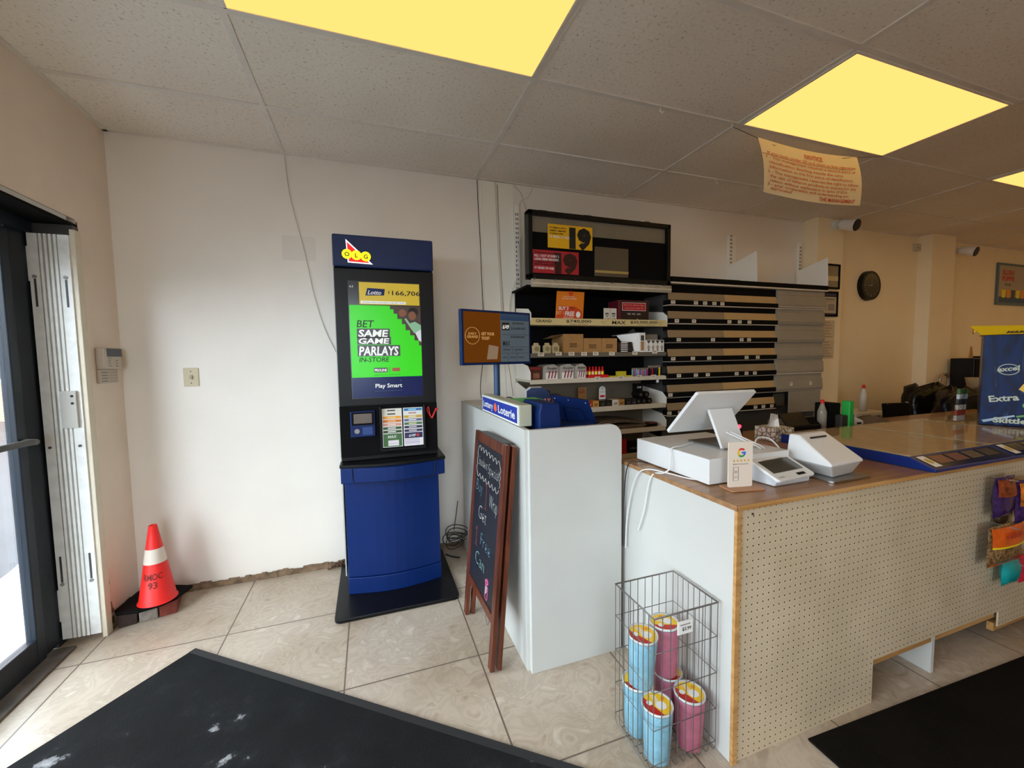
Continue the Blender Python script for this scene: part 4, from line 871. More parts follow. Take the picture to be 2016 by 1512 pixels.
# ticket display case, three modules
tick = mat('scratch tickets', (190, 160, 110), .5)
def _tick(m):
    nt = m.node_tree; b = nt.nodes['Principled BSDF']; mp = mapping(m, (3, 5, 1)); n = N(m, 'ShaderNodeTexNoise'); n.inputs['Scale'].default_value = 3; n.inputs['Detail'].default_value = 6; nt.links.new(mp.outputs[0], n.inputs['Vector'])
    r = ramp(m, [(.3, (164, 132, 86)), (.48, (206, 182, 140)), (.6, (178, 150, 106)), (.75, (220, 202, 168))], n.outputs['Fac']); nt.links.new(r.outputs[0], b.inputs['Base Color'])
_tick(tick)
casb = mat('case blue', (10, 38, 108), .3, noise=.05)
for k in range(4):
    x0 = 2.585+k*.60; x1 = x0+.597
    t = thing('ticket_case', (x0+.3, -1.6, .9), ('blue-edged scratch ticket display case nearest the till, with pale glass top', 'second scratch ticket display case, in the middle of the counter', 'third scratch ticket display case, holding the card stand and candy box', 'farthest scratch ticket display case, beyond the candy box')[k], 'display case', 'scratch ticket cases on the counter')
    prof = [(-1.955, .9), (-1.30, .9), (-1.30, .945), (-1.87, .945), (-1.955, .912)]
    v = [(x0, y, z) for y, z in prof]+[(x1, y, z) for y, z in prof]; n = 5
    m = MB(); m.T = Matrix.Translation((0, 0, .0008)); m.add(v, [tuple(range(n)), tuple(range(n, 2*n))[::-1]]+[(i, n+i, n+(i+1) % n, (i+1) % n) for i in range(n)], casb); m.build('case_body', t, .002)
    m = MB().box(x0+.01, x1-.01, -1.865, -1.31, .9462, .9475, tick)
    m.build('ticket_tray', t)
    MB().box(x0+.006, x1-.006, -1.87, -1.305, .949, .953, mat('gloss glass', (205, 182, 140), .08, alpha=.35, coat=1)).build('glass_top', t)
    T = frame((x0, -1.955, .913), (1, 0, 0), (0, .085, .033)); m = MB()
    m.rect(.02, .58, .008, .082, mat('strip dark', (40, 36, 40), .15), T, .001)
    cs = [(120, 72, 62), (112, 66, 58), (96, 84, 60), (74, 62, 52)] if k == 0 else [(96, 84, 52), (126, 122, 44), (84, 72, 56), (64, 56, 52)]
    for j in range(4): m.rect(.095+j*.115, .19+j*.115, .030, .078, mat('ticket %d%d' % (min(k, 1), j), cs[j], .3), T, .0016)
    m.rect(.025, .075, .014, .085, wht, T, .002); m.disc(.05, .05, .018, mat('ticket gold', (200, 170, 60), .4), T, 10, .003, .8); m.build('price_strip', t)
# acrylic card stand
t = thing('card_easel', (3.86, -1.43, .954), 'clear acrylic easel holding small cards on the ticket case', 'card holder')
T = frame((3.82, -1.40, .954), (0, -1, 0), (-.1, 0, 1))
m = MB(); m.add([(3.74, -1.38, .955), (3.86, -1.40, .955), (3.90, -1.40, 1.155), (3.88, -1.38, 1.155)], [(0, 1, 2, 3)], acryl); m.add([(3.74, -1.46, .955), (3.86, -1.48, .955), (3.90, -1.48, 1.155), (3.88, -1.46, 1.155)], [(0, 1, 2, 3)], acryl); m.build('acrylic_side', t)
for k in range(6):
    z = .965+k*.032; col = [(176, 170, 160), (150, 60, 44), (196, 190, 180), (60, 60, 60), (190, 198, 206), (80, 110, 60)][k]
    MB().box(3.80+.010*k, 3.80+.010*k+.085, -1.482+.002*k, -1.468+.002*k, z, z+.030, mat('card %d' % k, col, .4, noise=.4, nscale=80)).build('card', t)
# candy display box
t = thing('candy_display_box', (3.85, -1.56, .954), 'tall dark blue cardboard candy display box with gum logos', 'display box')
cb2 = mat('candy box blue', (18, 54, 110), .3)
def _cb(m):
    nt = m.node_tree; b = nt.nodes['Principled BSDF']; b.inputs['Specular IOR Level'].default_value = .2; mp = mapping(m, (4, 4, 1.6), rot=(0, .5, 0)); n = N(m, 'ShaderNodeTexNoise'); n.inputs['Scale'].default_value = 2.2; n.inputs['Detail'].default_value = 4; n.inputs['Distortion'].default_value = 1; nt.links.new(mp.outputs[0], n.inputs['Vector'])
    r = ramp(m, [(.32, (6, 16, 44)), (.48, (8, 44, 96)), (.6, (12, 28, 66)), (.74, (50, 100, 160))], n.outputs['Fac']); nt.links.new(r.outputs[0], b.inputs['Base Color'])
_cb(cb2)
BXT = Matrix.Translation((3.85, -1.56, .9545)) @ Matrix.Rotation(math.radians(-66), 4, 'Z')
MB().box(0, .40, 0, .30, 0, .52, cb2, BXT).build('box', t, .002)
bxp = t.children[-1]
T = BXT @ FY(.0, -.0015, 0) @ Matrix.Scale(.86, 4); m = MB()
m.tube([(.115+.045*math.cos(a_), .375+.035*math.sin(a_), .001) for a_ in [k*2*PI/20 for k in range(20)]], .003, scr_w if False else mat('logo pale', (196, 206, 190), .5), 5, closed=True, T=T)
pale = MATS['logo pale']; Tt = T @ Matrix.Rotation(.15, 4, 'Z'); m.text('excel', .12, .345, .032, pale, Tt, w=.10, bold=.03, shear=.2, z=.004)
Tt = T @ Matrix.Translation((.16, .225, 0)) @ Matrix.Rotation(-.1, 4, 'Z')
m.poly([(0, .02), (.02, .07), (.06, .065), (.10, .075), (.14, .05), (.17, .055), (.14, .01), (.10, -.015), (.05, -.01)], mat('logo yellow', (240, 200, 60), .5), Tt, .002); m.text('Juicy Fruit', .03, .028, .02, mat('logo slate', (90, 90, 100), .5), Tt, w=.09, bold=.03, z=.004)
Tt = T @ Matrix.Translation((.04, .155, 0)) @ Matrix.Rotation(.16, 4, 'Z'); m.text('Extra', 0, 0, .042, pale, Tt, w=.13, bold=.03, z=.003)
m.text('Skittles', .06, .02, .035, pale, T, w=.165, bold=.04, z=.003)
g5 = mat('logo green', (120, 190, 120), .5); m.tube([(.24, .165, .003), (.19, .15, .003), (.195, .125, .003), (.225, .11, .003), (.21, .08, .003), (.16, .065, .003)], .007, g5, 6, T=T, smoothn=4)
m.poly([(.01, .03), (.15, .075), (.155, .065), (.02, .015)], mat('logo white blue', (170, 196, 220), .5), T, .002)
m.build('graphics', bxp)
t = thing('candy_tray', (3.95, -1.7, 1.476), 'yellow cardboard tray with crinkled candy bags on top of the blue box', 'tray')
yb = mat('tray yellow', (242, 196, 20), .45)
m = MB(); m.T = BXT @ Matrix.Translation((0, 0, .5215))
m.box(-.01, .41, -.012, .31, 0, .004, yb).box(-.04, -.036, -.02, .3, .015, .05, yb)
m.add([(-.01, -.012, 0), (.41, -.012, 0), (.41, -.045, .035), (-.06, -.045, .055)], [(0, 1, 2, 3), (3, 2, 1, 0)], yb)
m.text("M&M's", .08, .012, .018, mat('tray ink', (90, 70, 60), .5), frame((0, -.0135, 0), (1, 0, 0), (0, -.7, .7)), w=.09, shear=.3, bold=.02, z=.003); m.build('tray', t)
def pillow(m, x, y, z, w_, h_, d_, mt, T=None, n=8, crinkle=.15, seed=1):
    rn = random.Random(seed); vs = []; fs = []
    for sgn in (-1, 1):
        for j in range(n+1):
            for i in range(n+1):
                u, v = i/n, j/n; b = (math.sin(PI*u)*math.sin(PI*v))**.45*d_/2*(1+crinkle*rn.uniform(-1, 1)); vs.append((x-w_/2+w_*u+rn.uniform(-1, 1)*.002, y+sgn*b, z-h_/2+h_*v+rn.uniform(-1, 1)*.002))
    k = (n+1)**2
    for s_ in (0, 1):
        for j in range(n):
            for i in range(n):
                q = (s_*k+j*(n+1)+i, s_*k+j*(n+1)+i+1, s_*k+(j+1)*(n+1)+i+1, s_*k+(j+1)*(n+1)+i); fs.append(q if s_ == 0 else q[::-1])
    m.add(vs, fs, mt, True, T)
for i, (px_, col, lab) in enumerate(((.12, (200, 196, 190), 'crinkled clear candy bag lying on the yellow tray'), (.31, (236, 170, 30), 'orange candy bag lying at the right of the yellow tray'))):
    m = MB(); m.T = BXT; pillow(m, px_, .10, .553, .16, .045, .1, mat('bag %d' % i, col, .15, noise=.5, nscale=50), seed=i+4); tag(m.build('candy_bag'), lab, 'candy bag', 'candy bags on the yellow tray')
# candy hanging from pegs
def hang_bag(x0, x1, z0, z1, bands, y, label, text=None, seed=0, group='candy bags hanging on the pegboard'):
    t = thing('hanging_candy_bag', ((x0+x1)/2, y, z1), label, 'candy bag', group)
    m = MB(); pillow(m, (x0+x1)/2, y, (z0+z1)/2, x1-x0, z1-z0, .045, bands[0], seed=seed); m.build('bag', t)
    m = MB()
    for (a_, b2, mt) in bands[1:]:
        n = 8
        for i in range(n):
            u0, u1 = .04+.92*i/n, .04+.92*(i+1)/n
            def pp(u, v): return (x0+(x1-x0)*u, y-(math.sin(PI*u)*math.sin(PI*v))**.45*.045/2*1.22-.001, z0+(z1-z0)*v)
            for jj in range(4):
                va, vb = a_+(b2-a_)*jj/4, a_+(b2-a_)*(jj+1)/4
                m.add([pp(u0, va), pp(u1, va), pp(u1, vb), pp(u0, vb)], [(0, 1, 2, 3)], mt, True)
    if text: m.text(text[0], text[1], text[2], text[3], text[4], FY(x0, y-.030, z0), w=text[5], bold=.03, z=.0)
    if m.bm.faces: m.build('print', t)
    else: m.bm.free()
    MB().tube([((x0+x1)/2, -1.93, z1-.012), ((x0+x1)/2, y-.04, z1-.012)], .0025, steel, 6).build('hook', t)
purple = mat('bag purple', (60, 34, 92), .25, noise=.6, nscale=50); orb = mat('bag orange', (224, 96, 22), .25, noise=.25, nscale=30); gummy = mat('gummy mix', (150, 116, 76), .2, noise=.8, nscale=70)
hang_bag(2.965, 3.12, .665, .842, [purple, (.55, .95, mat('bag brown', (140, 60, 26), .3, noise=.8, nscale=40))], -1.975, 'purple and brown candy bag hanging highest, left end', seed=2)
hang_bag(3.10, 3.28, .63, .818, [purple, (.42, .95, mat('bag mixed', (216, 120, 30), .3, noise=.8, nscale=30))], -1.99, 'candy bag with yellow and orange top at the right edge of the photo', ('m', .05, .08, .03, wht, .03), seed=3)
hang_bag(2.925, 3.20, .455, .632, [gummy, (.52, .96, orb), (.48, .52, yellow), (.02, .08, orb)], -1.98, 'orange and clear bag of gummy rings hanging below the purple bags', ("KERR'S", .08, .125, .022, mat('bag pinkred', (200, 60, 40), .4), .16), seed=5)
hang_bag(3.08, 3.22, .34, .45, [mat('bag teal', (20, 150, 150), .3, noise=.2, nscale=30)], -1.97, 'teal candy bag hanging lowest on the pegboard', seed=6)
hang_bag(3.21, 3.33, .33, .46, [mat('bag magenta', (196, 40, 60), .3, noise=.3, nscale=30)], -1.975, 'magenta candy bag at the frame edge next to the teal one', seed=8)
m = MB().disc(0, 0, .035, mat('bag cap brown', (60, 40, 20), .4), FY(3.085, -1.95, .645), 16); m.prism([(.035*math.cos(a_), .022*math.sin(a_)) for a_ in [k*2*PI/16 for k in range(16)]], 0, .02, MATS['bag cap brown'], T=FY(3.085, -1.945, .645))
tag(m.build('hook_tab'), 'small dark brown round tab between the hanging candy bags', 'tag')

# ------------------------------------------------------------------ shelving unit
SX0, SX1 = 1.50, 2.635
t = thing('shelving_unit', (2.06, -.15, 0), 'tall open shop shelving with black back behind the lottery booth', 'shelving')
MB().box(SX0, SX1, -.03, -.014, 1.22, 1.86, blackm).box(SX0, SX1, -.03, -.014, .05, 1.22, mat('shelf back grey', (122, 112, 94), .6)).build('back_panel', t)
upw = mat('upright white', (244, 240, 228), .5)
for x in (SX0+.02, SX1-.02):
    m = MB().box(x-.018, x+.018, -.028, -.001, .0, 2.5, upw)
    for k in range(60): m.box(x-.010, x-.004, -.029, -.0275, .45+.0335*k, .468+.0335*k, ink).box(x+.004, x+.010, -.029, -.0275, .45+.0335*k, .468+.0335*k, ink)
    m.build('upright', t)
def endwing(x, z, zt, mt, n='bracket'):
    poly = [(0, 0), (.29, 0), (.29, .05), (.24, zt*.75), (.02, zt), (0, zt)]
    MB().prism(poly, -.003, .003, mt, T=frame((x, -.03, z), (0, -1, 0), (0, 0, 1))).build(n, t)
levels = [(1.62, 'front_rail', .035, .11), (1.395, 'shelf', .028, .0), (1.212, 'shelf', .026, .0), (.992, 'shelf', .036, .12), (.812, 'shelf', .034, .13), (.62, 'shelf', .034, .12)]
for z, nm, lip, wing in levels:
    mt = shelf_w if z != 1.395 else mat('shelf dark', (104, 98, 86), .5)
    MB().box(SX0, SX1, -.30, -.03, z, z+.018, mt).box(SX0, SX1, -.312, -.298, z-.012, z-.012+lip, mt).build('shelf', t, .001)
    if wing:
        endwing(SX1-.004, z+.018, wing, upw)
        if z > 1.5: endwing(SX0+.004, z+.018, wing, upw)
# side panels seen at left: white wing plates
for z0_, z1_ in ((1.23, 1.36), (1.02, 1.2)): endwing(SX0-.004, z0_, z1_-z0_, upw, 'side_plate')
MB().box(SX0-.03, SX1+.005, -.34, -.03, 1.86, 1.872, blackm).build('canopy_shelf', t)
m = MB().box(SX0+.0, SX1+.008, -.352, -.336, 1.858, 1.912, mat('canopy rail', (168, 158, 136), .35, noise=.2, nscale=14)).box(SX0, SX1+.008, -.356, -.352, 1.878, 1.886, mat('rail white', (220, 210, 190), .4)); m.build('canopy_rail', t, .002)
# jackpot price strip along the 1.62 shelf
m = MB().box(SX0, SX1, -.318, -.313, 1.607, 1.655, mat('price strip cream', (216, 196, 140), .4))
T = FY(SX0, -.3185, 1.607)
for s_, x_, z_, h_, w_ in (('GRAND', .04, .018, .02, .12), ('$740,000', .27, .020, .020, .20), ('MAX', .64, .012, .026, .12), ('$30,000,000', .80, .020, .020, .24)): m.text(s_, x_, z_, h_, ink, T, w=w_, bold=.015, shear=.1 if s_ == 'MAX' else 0, z=.0006)
m.text('DAILY DRAWS', .30, .005, .007, dgrey, T, w=.14, z=.0006); m.text('TUESDAY AND FRIDAY', .86, .005, .007, dgrey, T, w=.16, z=.0006)
for x_ in (.57, 1.07): m.tube([(x_-.02, .03, .0006), (x_+.02, .03, .0006), (x_, .01, .0006)], .0012, dgrey, 4, closed=True, T=T)
m.build('jackpot_strip', t)
tagm = mat('tag paper', (228, 216, 196), .6)
def ptag(x, z, y, parent, w_=.046, h_=.026, tilt=0):
    T = FY(x, y-.001, z) @ Matrix.Rotation(tilt, 4, 'Z'); m = MB().box(0, w_, 0, h_, 0, .0012, tagm, T)
    m.rect(.006, w_-.01, h_*.55, h_*.72, dgrey, T, .0016); m.rect(.010, w_-.014, h_*.2, h_*.32, grey, T, .0016); m.build('price_tag', parent)
for x in (1.555, 1.69, 1.79, 1.89, 1.985, 2.12, 2.32, ): ptag(x, 1.395+random.uniform(-.002, .004), -.313, t, tilt=random.uniform(-.06, .06))
ptag(2.50, 1.40, -.313, t)
for x in (2.00, 2.20, 2.36, 2.49): ptag(x, 1.212, -.313, t, tilt=random.uniform(-.06, .06))
ptag(1.60, 1.212, -.313, t, .02, .014)
# header display on top
t = thing('menu_lightbox', (2.05, -.3, 1.9), 'black framed display header carrying the yellow and red 19 signs', 'display header')
m = MB(); x0, x1, z0_, z1_ = 1.478, 2.625, 1.915, 2.36
for a_ in ((x0, x1, z0_, z0_+.03), (x0, x1, z1_-.03, z1_), (x0, x0+.03, z0_, z1_), (x1-.03, x1, z0_, z1_)): m.box(a_[0], a_[1], -.36, -.30, a_[2], a_[3], black)
for x_ in (1.56, 1.90): m.box(x_, x_+.06, -.35, -.31, z1_, z1_+.006, black)
m.build('frame', t, .003)
MB().box(x0, x1, -.305, -.285, z0_, z1_, dgrey).build('backing', t)
m = MB().box(x0+.03, x1-.03, -.335, -.306, z0_+.03, 2.225, blackm).build('black_panel', t)
MB().box(x0+.03, x1-.03, -.330, -.306, 2.226, z1_-.03, mat('header grey', (124, 116, 100), .4, noise=.1, nscale=10)).build('grey_panel', t)
m = MB().box(1.985, 2.262, -.345, -.336, 1.953, 2.158, mat('panel grey', (86, 78, 64), .25)).box(1.985, 2.262, -.3465, -.345, 1.978, 1.995, mat('panel gold', (170, 146, 86), .4)); m.build('grey_screen', t)
# hanging bracket screws along the bottom
m = MB()
for k in range(8): m.cyl((1.52+k*.15, -.36, 1.912), (1.52+k*.15, -.35, 1.912), .006, dgrey, seg=8)
m.build('clips', t)
def sign19(x0, x1, z0_, z1_, bgc, lines, label, txtm, wm):
    t = thing('age_sign', ((x0+x1)/2, -.348, z0_), label, 'sign', 'age limit signs on the black header')
    MB().box(x0, x1, -.350, -.3465, z0_, z1_, bgc).build('panel', t)
    T = FY(x0, -.3512, z0_); m = MB(); W_, H_ = x1-x0, z1_-z0_
    m.text('19', W_*.47, H_*.10, H_*.78, txtm, T, w=W_*.5, bold=.085, z=.0)
    for s_, v_, w2, mt in lines: m.text(s_, W_*.04, H_*v_, H_*(.075 if mt is txtm else .10), mt, T, w=W_*w2, bold=.02, z=.0005)
    m.build('lettering', t)
sign19(1.622, 1.962, 2.125, 2.282, mat('sign yellow', (232, 178, 20), .45), [('It is illegal to sell or', .82, .36, ink), ('supply a cigarette', .70, .36, ink), ('to anyone under', .58, .30, ink), ('19 YEARS OF AGE.', .42, .44, wht)], 'yellow sign reading 19 years of age, on the black header', ink, wht)
sign19(1.508, 1.855, 1.952, 2.105, mat('sign crimson', (170, 30, 44), .45), [('Tobacco products', .84, .55, ink), ('KILL 1 OUT OF EVERY 2', .70, .52, wht), ('LONG-TERM SMOKERS.', .55, .52, wht), ('It is illegal to sell or supply', .44, .48, ink), ('tobacco to anyone under', .34, .42, ink), ('19 YEARS OF AGE.', .17, .42, wht)], 'crimson sign reading kill 1 out of every 2, below the yellow sign', mat('19 dark', (50, 14, 18), .4), wht)

# goods on the shelves
def goods(fn, name, label, cat, group=None):
    m = MB(); fn(m); return tag(m.build(name), label, cat, group)
# orange poster
t = thing('promo_poster', (1.79, -.30, 1.64), 'orange buy 3 get 1 free poster leaning on the top shelf', 'poster')
T = frame((1.690, -.312, 1.6385), (1, 0, 0), (.07, 0, 1)); MB().box(0, .215, 0, .205, -.002, 0, mat('poster orange', (222, 122, 20), .45), T).build('sheet', t)
m = MB(); m.poly([(.0, .0), (.21, .0), (.205, .07), (.15, .10), (.02, .105)], mat('poster red', (206, 70, 24), .45), T, .0006)
m.text('BUY 3', .02, .075, .026, wht, T, w=.075, bold=.02, shear=.1, z=.0012); m.text('GET 1', .0, .045, .022, mat('poster pale', (240, 180, 110), .5), T, w=.06, bold=.02, shear=.1, z=.0012); m.text('FREE', .07, .035, .032, wht, T, w=.075, bold=.03, shear=.1, z=.0012); m.text('MAX', .105, .082, .018, ink, T, w=.04, shear=.2, z=.0012)
m.text('CONGRATULATIONS', .05, .165, .007, wht, T, w=.09, z=.0012); m.text('YOU ARE A WINNER', .04, .15, .009, wht, T, w=.115, z=.0012); m.disc(.175, .045, .022, wht, T, 14, .0010, .8); m.text('WITH COUPON', .06, .018, .010, wht, T, w=.08, z=.0012)
m.disc(.11, .192, .018, MATS['poster red'], T, 16, .0008); m.build('print', t)
for i, x in enumerate((2.092, 2.148)):
    m = MB().box(x, x+.052, -.29, -.284, 1.6385, 1.738, mat('blister white', (214, 210, 196), .5)); T = FY(x, -.2905, 1.6385); m.rect(.01, .04, .055, .065, dgrey, T); m.disc(.014, .02, .007, grey, T, 10); m.disc(.036, .02, .007, mat('blister dot', (150, 90, 50), .5), T, 10); m.poly([(.008, .05), (.044, .05), (.026, .03)], grey, T)
    tag(m.build('blister_card', bevel=.001), ('left', 'right')[i]+' one of two small white blister cards on the top shelf', 'blister card', 'white blister cards')
t = thing('loyalty_box', (2.35, -.25, 1.64), 'maroon and black counter display box on the top shelf', 'display box')
MB().box(2.215, 2.485, -.29, -.15, 1.6385, 1.80, mat('maroon', (96, 22, 34), .4)).build('box', t, .002); T = FY(2.215, -.291, 1.6385); m = MB().rect(.02, .265, .005, .155, mat('maroon black', (36, 18, 20), .4), T); m.rect(.032, .24, .085, .145, wht, T, .0004); m.rect(.035, .237, .088, .142, mat('maroon red', (178, 32, 44), .4), T, .0008)
m.text('Ask us for tobacco sales,', .045, .122, .012, mat('pinkish', (230, 170, 160), .5), T, w=.18, z=.0015); m.text('if you look under 25', .055, .100, .012, MATS['pinkish'], T, w=.16, z=.0015); m.text('YES  NO  ASK', .075, .055, .012, wht, T, w=.12, z=.0015); m.rect(.163, .169, .006, .026, wht, T, .001); m.build('print', t)
# little hang-hole bottles
for i, x in enumerate((1.530, 1.612, 1.676)):
    def f(m, x=x):
        m.prism([(.0, .0), (.052, .0), (.054, .05), (.04, .062), (.04, .072), (.012, .072), (.012, .062), (-.002, .05)], -.02, 0, mat('pouch', (196, 180, 140), .35), T=FY(x, -.29, 1.4135)); m.disc(.026, .03, .017, mat('pouch print', (150, 140, 96), .5), FY(x, -.2915, 1.4135), 12, .0005)
    goods(f, 'gum_pack', ('leftmost small cream gum pouch on the cardboard box shelf', 'middle small cream gum pouch on the cardboard box shelf', 'cream gum pouch touching the open cardboard box')[i], 'pack', 'cream gum pouches')
def cbox(x0, x1, h, d, label, flap=False):
    t = thing('cardboard_box', ((x0+x1)/2, -.2, 1.4135), label, 'box', 'cardboard cartons on the middle shelf')
    m = MB().box(x0, x1, -.285, -.285+d, 1.4135, 1.4135+h, card)
    if flap: m.add([(x0, -.285, 1.4135+h), (x0, -.285+d, 1.4135+h), (x0-.09, -.25, 1.4135+h-.03), (x0-.09, -.12, 1.4135+h-.03)], [(0, 1, 3, 2)], card)
    m.build('carton', t, .002)
    m = MB(); T = FY((x0+x1)/2-.03, -.2858, 1.4135+h*.3); mk = mat('carton print', (104, 72, 40), .7)
    for k in range(9): m.rect(.0+k*.0065, .0045+k*.0065, 0, .03, mk, T, .0003)
    m.rect(0, .056, .013, .016, card, T, .0006); m.build('print', t)
cbox(1.765, 1.925, .135, .2, 'tallest brown cardboard carton with an open side flap', True)
cbox(1.928, 2.075, .105, .2, 'middle low brown cardboard carton')
cbox(2.078, 2.208, .105, .2, 'right low brown cardboard carton')
for k in range(5): goods(lambda m, k=k: m.box(2.215+.004*(k % 2), 2.355-.004*k, -.285, -.14, 1.414+.0155*k, 1.4285+.0155*k, mat('flat box %d' % (k % 2), ((26, 24, 28), (44, 40, 46))[k % 2], .3)).rect(.02, .08, .004, .011, wht, FY(2.22, -.2855, 1.414+.0155*k), .0003), 'flat_tin',
      ('bottom flat black box in the small stack beside the cartons', 'second flat black box from the bottom of the stack', 'middle flat black box of the stack', 'fourth flat black box of the stack', 'topmost flat black box beside the white carton')[k], 'box', 'flat black boxes')
t = thing('open_carton', (2.42, -.2, 1.4135), 'open white carton of cigars with a standing flap', 'box')
m = MB(); m.box(2.40, 2.45, -.295, -.08, 1.4135, 1.56, wht); m.add([(2.27, -.14, 1.54), (2.40, -.295, 1.565), (2.40, -.10, 1.565), (2.30, -.06, 1.55)], [(0, 1, 2, 3)], wht); m.add([(2.33, -.26, 1.42), (2.40, -.295, 1.42), (2.40, -.295, 1.56), (2.27, -.18, 1.545)], [(0, 1, 2, 3)], wht)
m.box(2.41, 2.438, -.297, -.2955, 1.50, 1.54, dgrey).box(2.41, 2.438, -.297, -.2955, 1.425, 1.495, card); m.build('carton', t)
m = MB(); m.add([(2.36, -.2, 1.565), (2.41, -.2, 1.60), (2.44, -.2, 1.565), (2.40, -.2, 1.57)], [(0, 1, 2, 3)], dgrey); m.build('flap', t)
t = thing('cigar_tray', (2.55, -.2, 1.4135), 'white tray of cigar boxes printed with dark fans at the shelf end', 'tray')
MB().box(2.455, 2.625, -.295, -.1, 1.4135, 1.505, wht).box(2.455, 2.60, -.25, -.1, 1.5055, 1.55, mat('grey lid', (128, 122, 110), .4)).build('tray', t, .001)
m = MB(); T = FY(2.455, -.2958, 1.4135)
for k in range(4):
    m.poly([(.008+.041*k, .088), (.045+.041*k, .088), (.0265+.041*k, .062)], dgrey, T, .0003); m.poly([(.0265+.041*k, .058), (.04+.041*k, .035), (.0265+.041*k, .012), (.012+.041*k, .035)], mat('fan print', (168, 160, 140), .5), T, .0003); m.poly([(.016+.041*k, .01), (.037+.041*k, .01), (.0265+.041*k, .024)], dgrey, T, .0006)
m.build('print', t)
# energy chocolate row at z 1.2305
zb = 1.2305
def prbox(x0, x1, h, d, base, label, prints, grp=None, name='candy_carton'):
    def f(m):
        m.box(x0, x1, -.285, -.285+d, zb, zb+h, base); T = FY(x0, -.2856, zb)
        for (a_, b2, c_, d2, mt) in prints: m.rect(a_*(x1-x0), b2*(x1-x0), c_*h, d2*h, mt, T, .0004)
    return goods(f, name, label, 'box', grp)
choc = mat('choc brown', (86, 44, 30), .4, noise=.5, nscale=60); silv = mat('silver pack', (176, 172, 166), .35, noise=.15, nscale=40); crim = mat('pack crimson', (140, 30, 40), .4)
prbox(1.50, 1.595, .09, .16, choc, 'dark brown chocolate carton at the left end of the confectionery shelf', [(.1, .95, .78, .95, crim), (.3, .8, .1, .5, mat('pack tan', (150, 100, 80), .5))])
tx = [(1.605, 1.725), (1.730, 1.85), (1.855, 1.945)]
for i, (a_, b2) in enumerate(tx):
    t = thing('battery_pack', ((a_+b2)/2, -.25, zb), ('silver battery carton nearest the brown carton', 'silver battery carton in the middle of three', 'silver battery carton nearest the red bottles')[i], 'box', 'silver battery cartons')
    m = MB(); m.prism([(0, 0), (b2-a_, 0), (b2-a_, .085), ((b2-a_)*.7, .105), ((b2-a_)*.25, .10), (0, .085)], -.14, 0, silv, T=FY(a_, -.285, zb)); m.build('carton', t)
    T = FY(a_, -.2856, zb); ww = b2-a_; m = MB(); m.rect(.02, ww-.01, .0, .045, wht, T, .0003); m.text('Energizer', .25*ww, .07, .015, ink, T, w=ww*.7, shear=.3, bold=.02, z=.0008)
    for k in range(3): m.poly([(ww*(.3+.2*k), .005), (ww*(.38+.2*k), .005), (ww*(.48+.2*k), .058), (ww*(.4+.2*k), .058)], crim, T, .0006)
    m.build('print', t)
ri = 0
for row in range(2):
    for k in range(5):
        x = 1.975+k*.027+row*.012; y = -.235+row*-.028; labs = ('rear row of red hot sauce shots, position %d from left' % (k+1))
        def f(m, x=x, y=y): m.lathe([(0, 0), (.011, 0), (.011, .022)], red, (x, y, zb), 10).lathe([(.0112, .022), (.0112, .045)], yellow if (k+row) % 2 else mat('pale label', (240, 190, 170), .4), (x, y, zb), 10).lathe([(.011, .045), (.009, .058), (.006, .062), (.0065, .08), (0, .08)], red, (x, y, zb), 10)
        goods(f, 'energy_shot', ('%s small red and yellow bottle in the %s row on the confectionery shelf' % (('leftmost', 'second', 'middle', 'fourth', 'rightmost')[k], ('rear', 'front')[row])), 'bottle', 'small red bottles on the confectionery shelf')
tag(MB().box(1.955, 2.125, -.2955, -.292, zb, zb+.02, red).box(1.955, 2.125, -.2915, -.2, zb, zb+.0015, red).build('bottle_tray'), 'thin red tray edge in front of the small red bottles', 'tray')
goods(lambda m: m.box(2.14, 2.34, -.295, -.2, zb, zb+.008, mat('lime yellow', (196, 180, 40), .4)).box(2.225, 2.285, -.29, -.24, zb+.008, zb+.04, mat('lime yellow', (196, 180, 40), .4)), 'yellow_tray', 'flat yellow tray between the red bottles and the lighters', 'tray')
lc = [(120, 170, 180), (170, 90, 130), (130, 160, 190), (150, 190, 200), (190, 70, 130), (110, 160, 180), (200, 90, 110), (100, 140, 180), (190, 60, 130), (30, 26, 34), (60, 30, 40), (170, 30, 36), (34, 34, 44), (30, 40, 80), (30, 30, 34), (236, 210, 30)]
nmz = ('aqua', 'mauve', 'pale blue', 'light teal', 'magenta', 'teal', 'rose', 'steel blue', 'hot pink', 'black', 'dark maroon', 'bright red', 'charcoal', 'navy', 'jet black', 'bright yellow')
for k in range(16):
    x = 2.355+k*.0165; big = k > 8; h = .062 if not big else .078
    def f(m, x=x, h=h, k=k):
        m.lathe([(0, 0), (.0072, 0), (.0072, h*.78)], mat('lighter %d' % k, lc[k], .25), (x, -.27, zb), 8).box(x-.005, x+.005, -.275, -.265, zb+h*.78, zb+h, mat('lighter metal', (200, 196, 190), .3, metal=.8))
    goods(f, 'lighter', '%s cigarette lighter, number %d from the left in the lighter row' % (nmz[k], k+1) if False else '%s lighter in the row at the right end of the confectionery shelf' % nmz[k], 'lighter', 'lighters on the confectionery shelf')
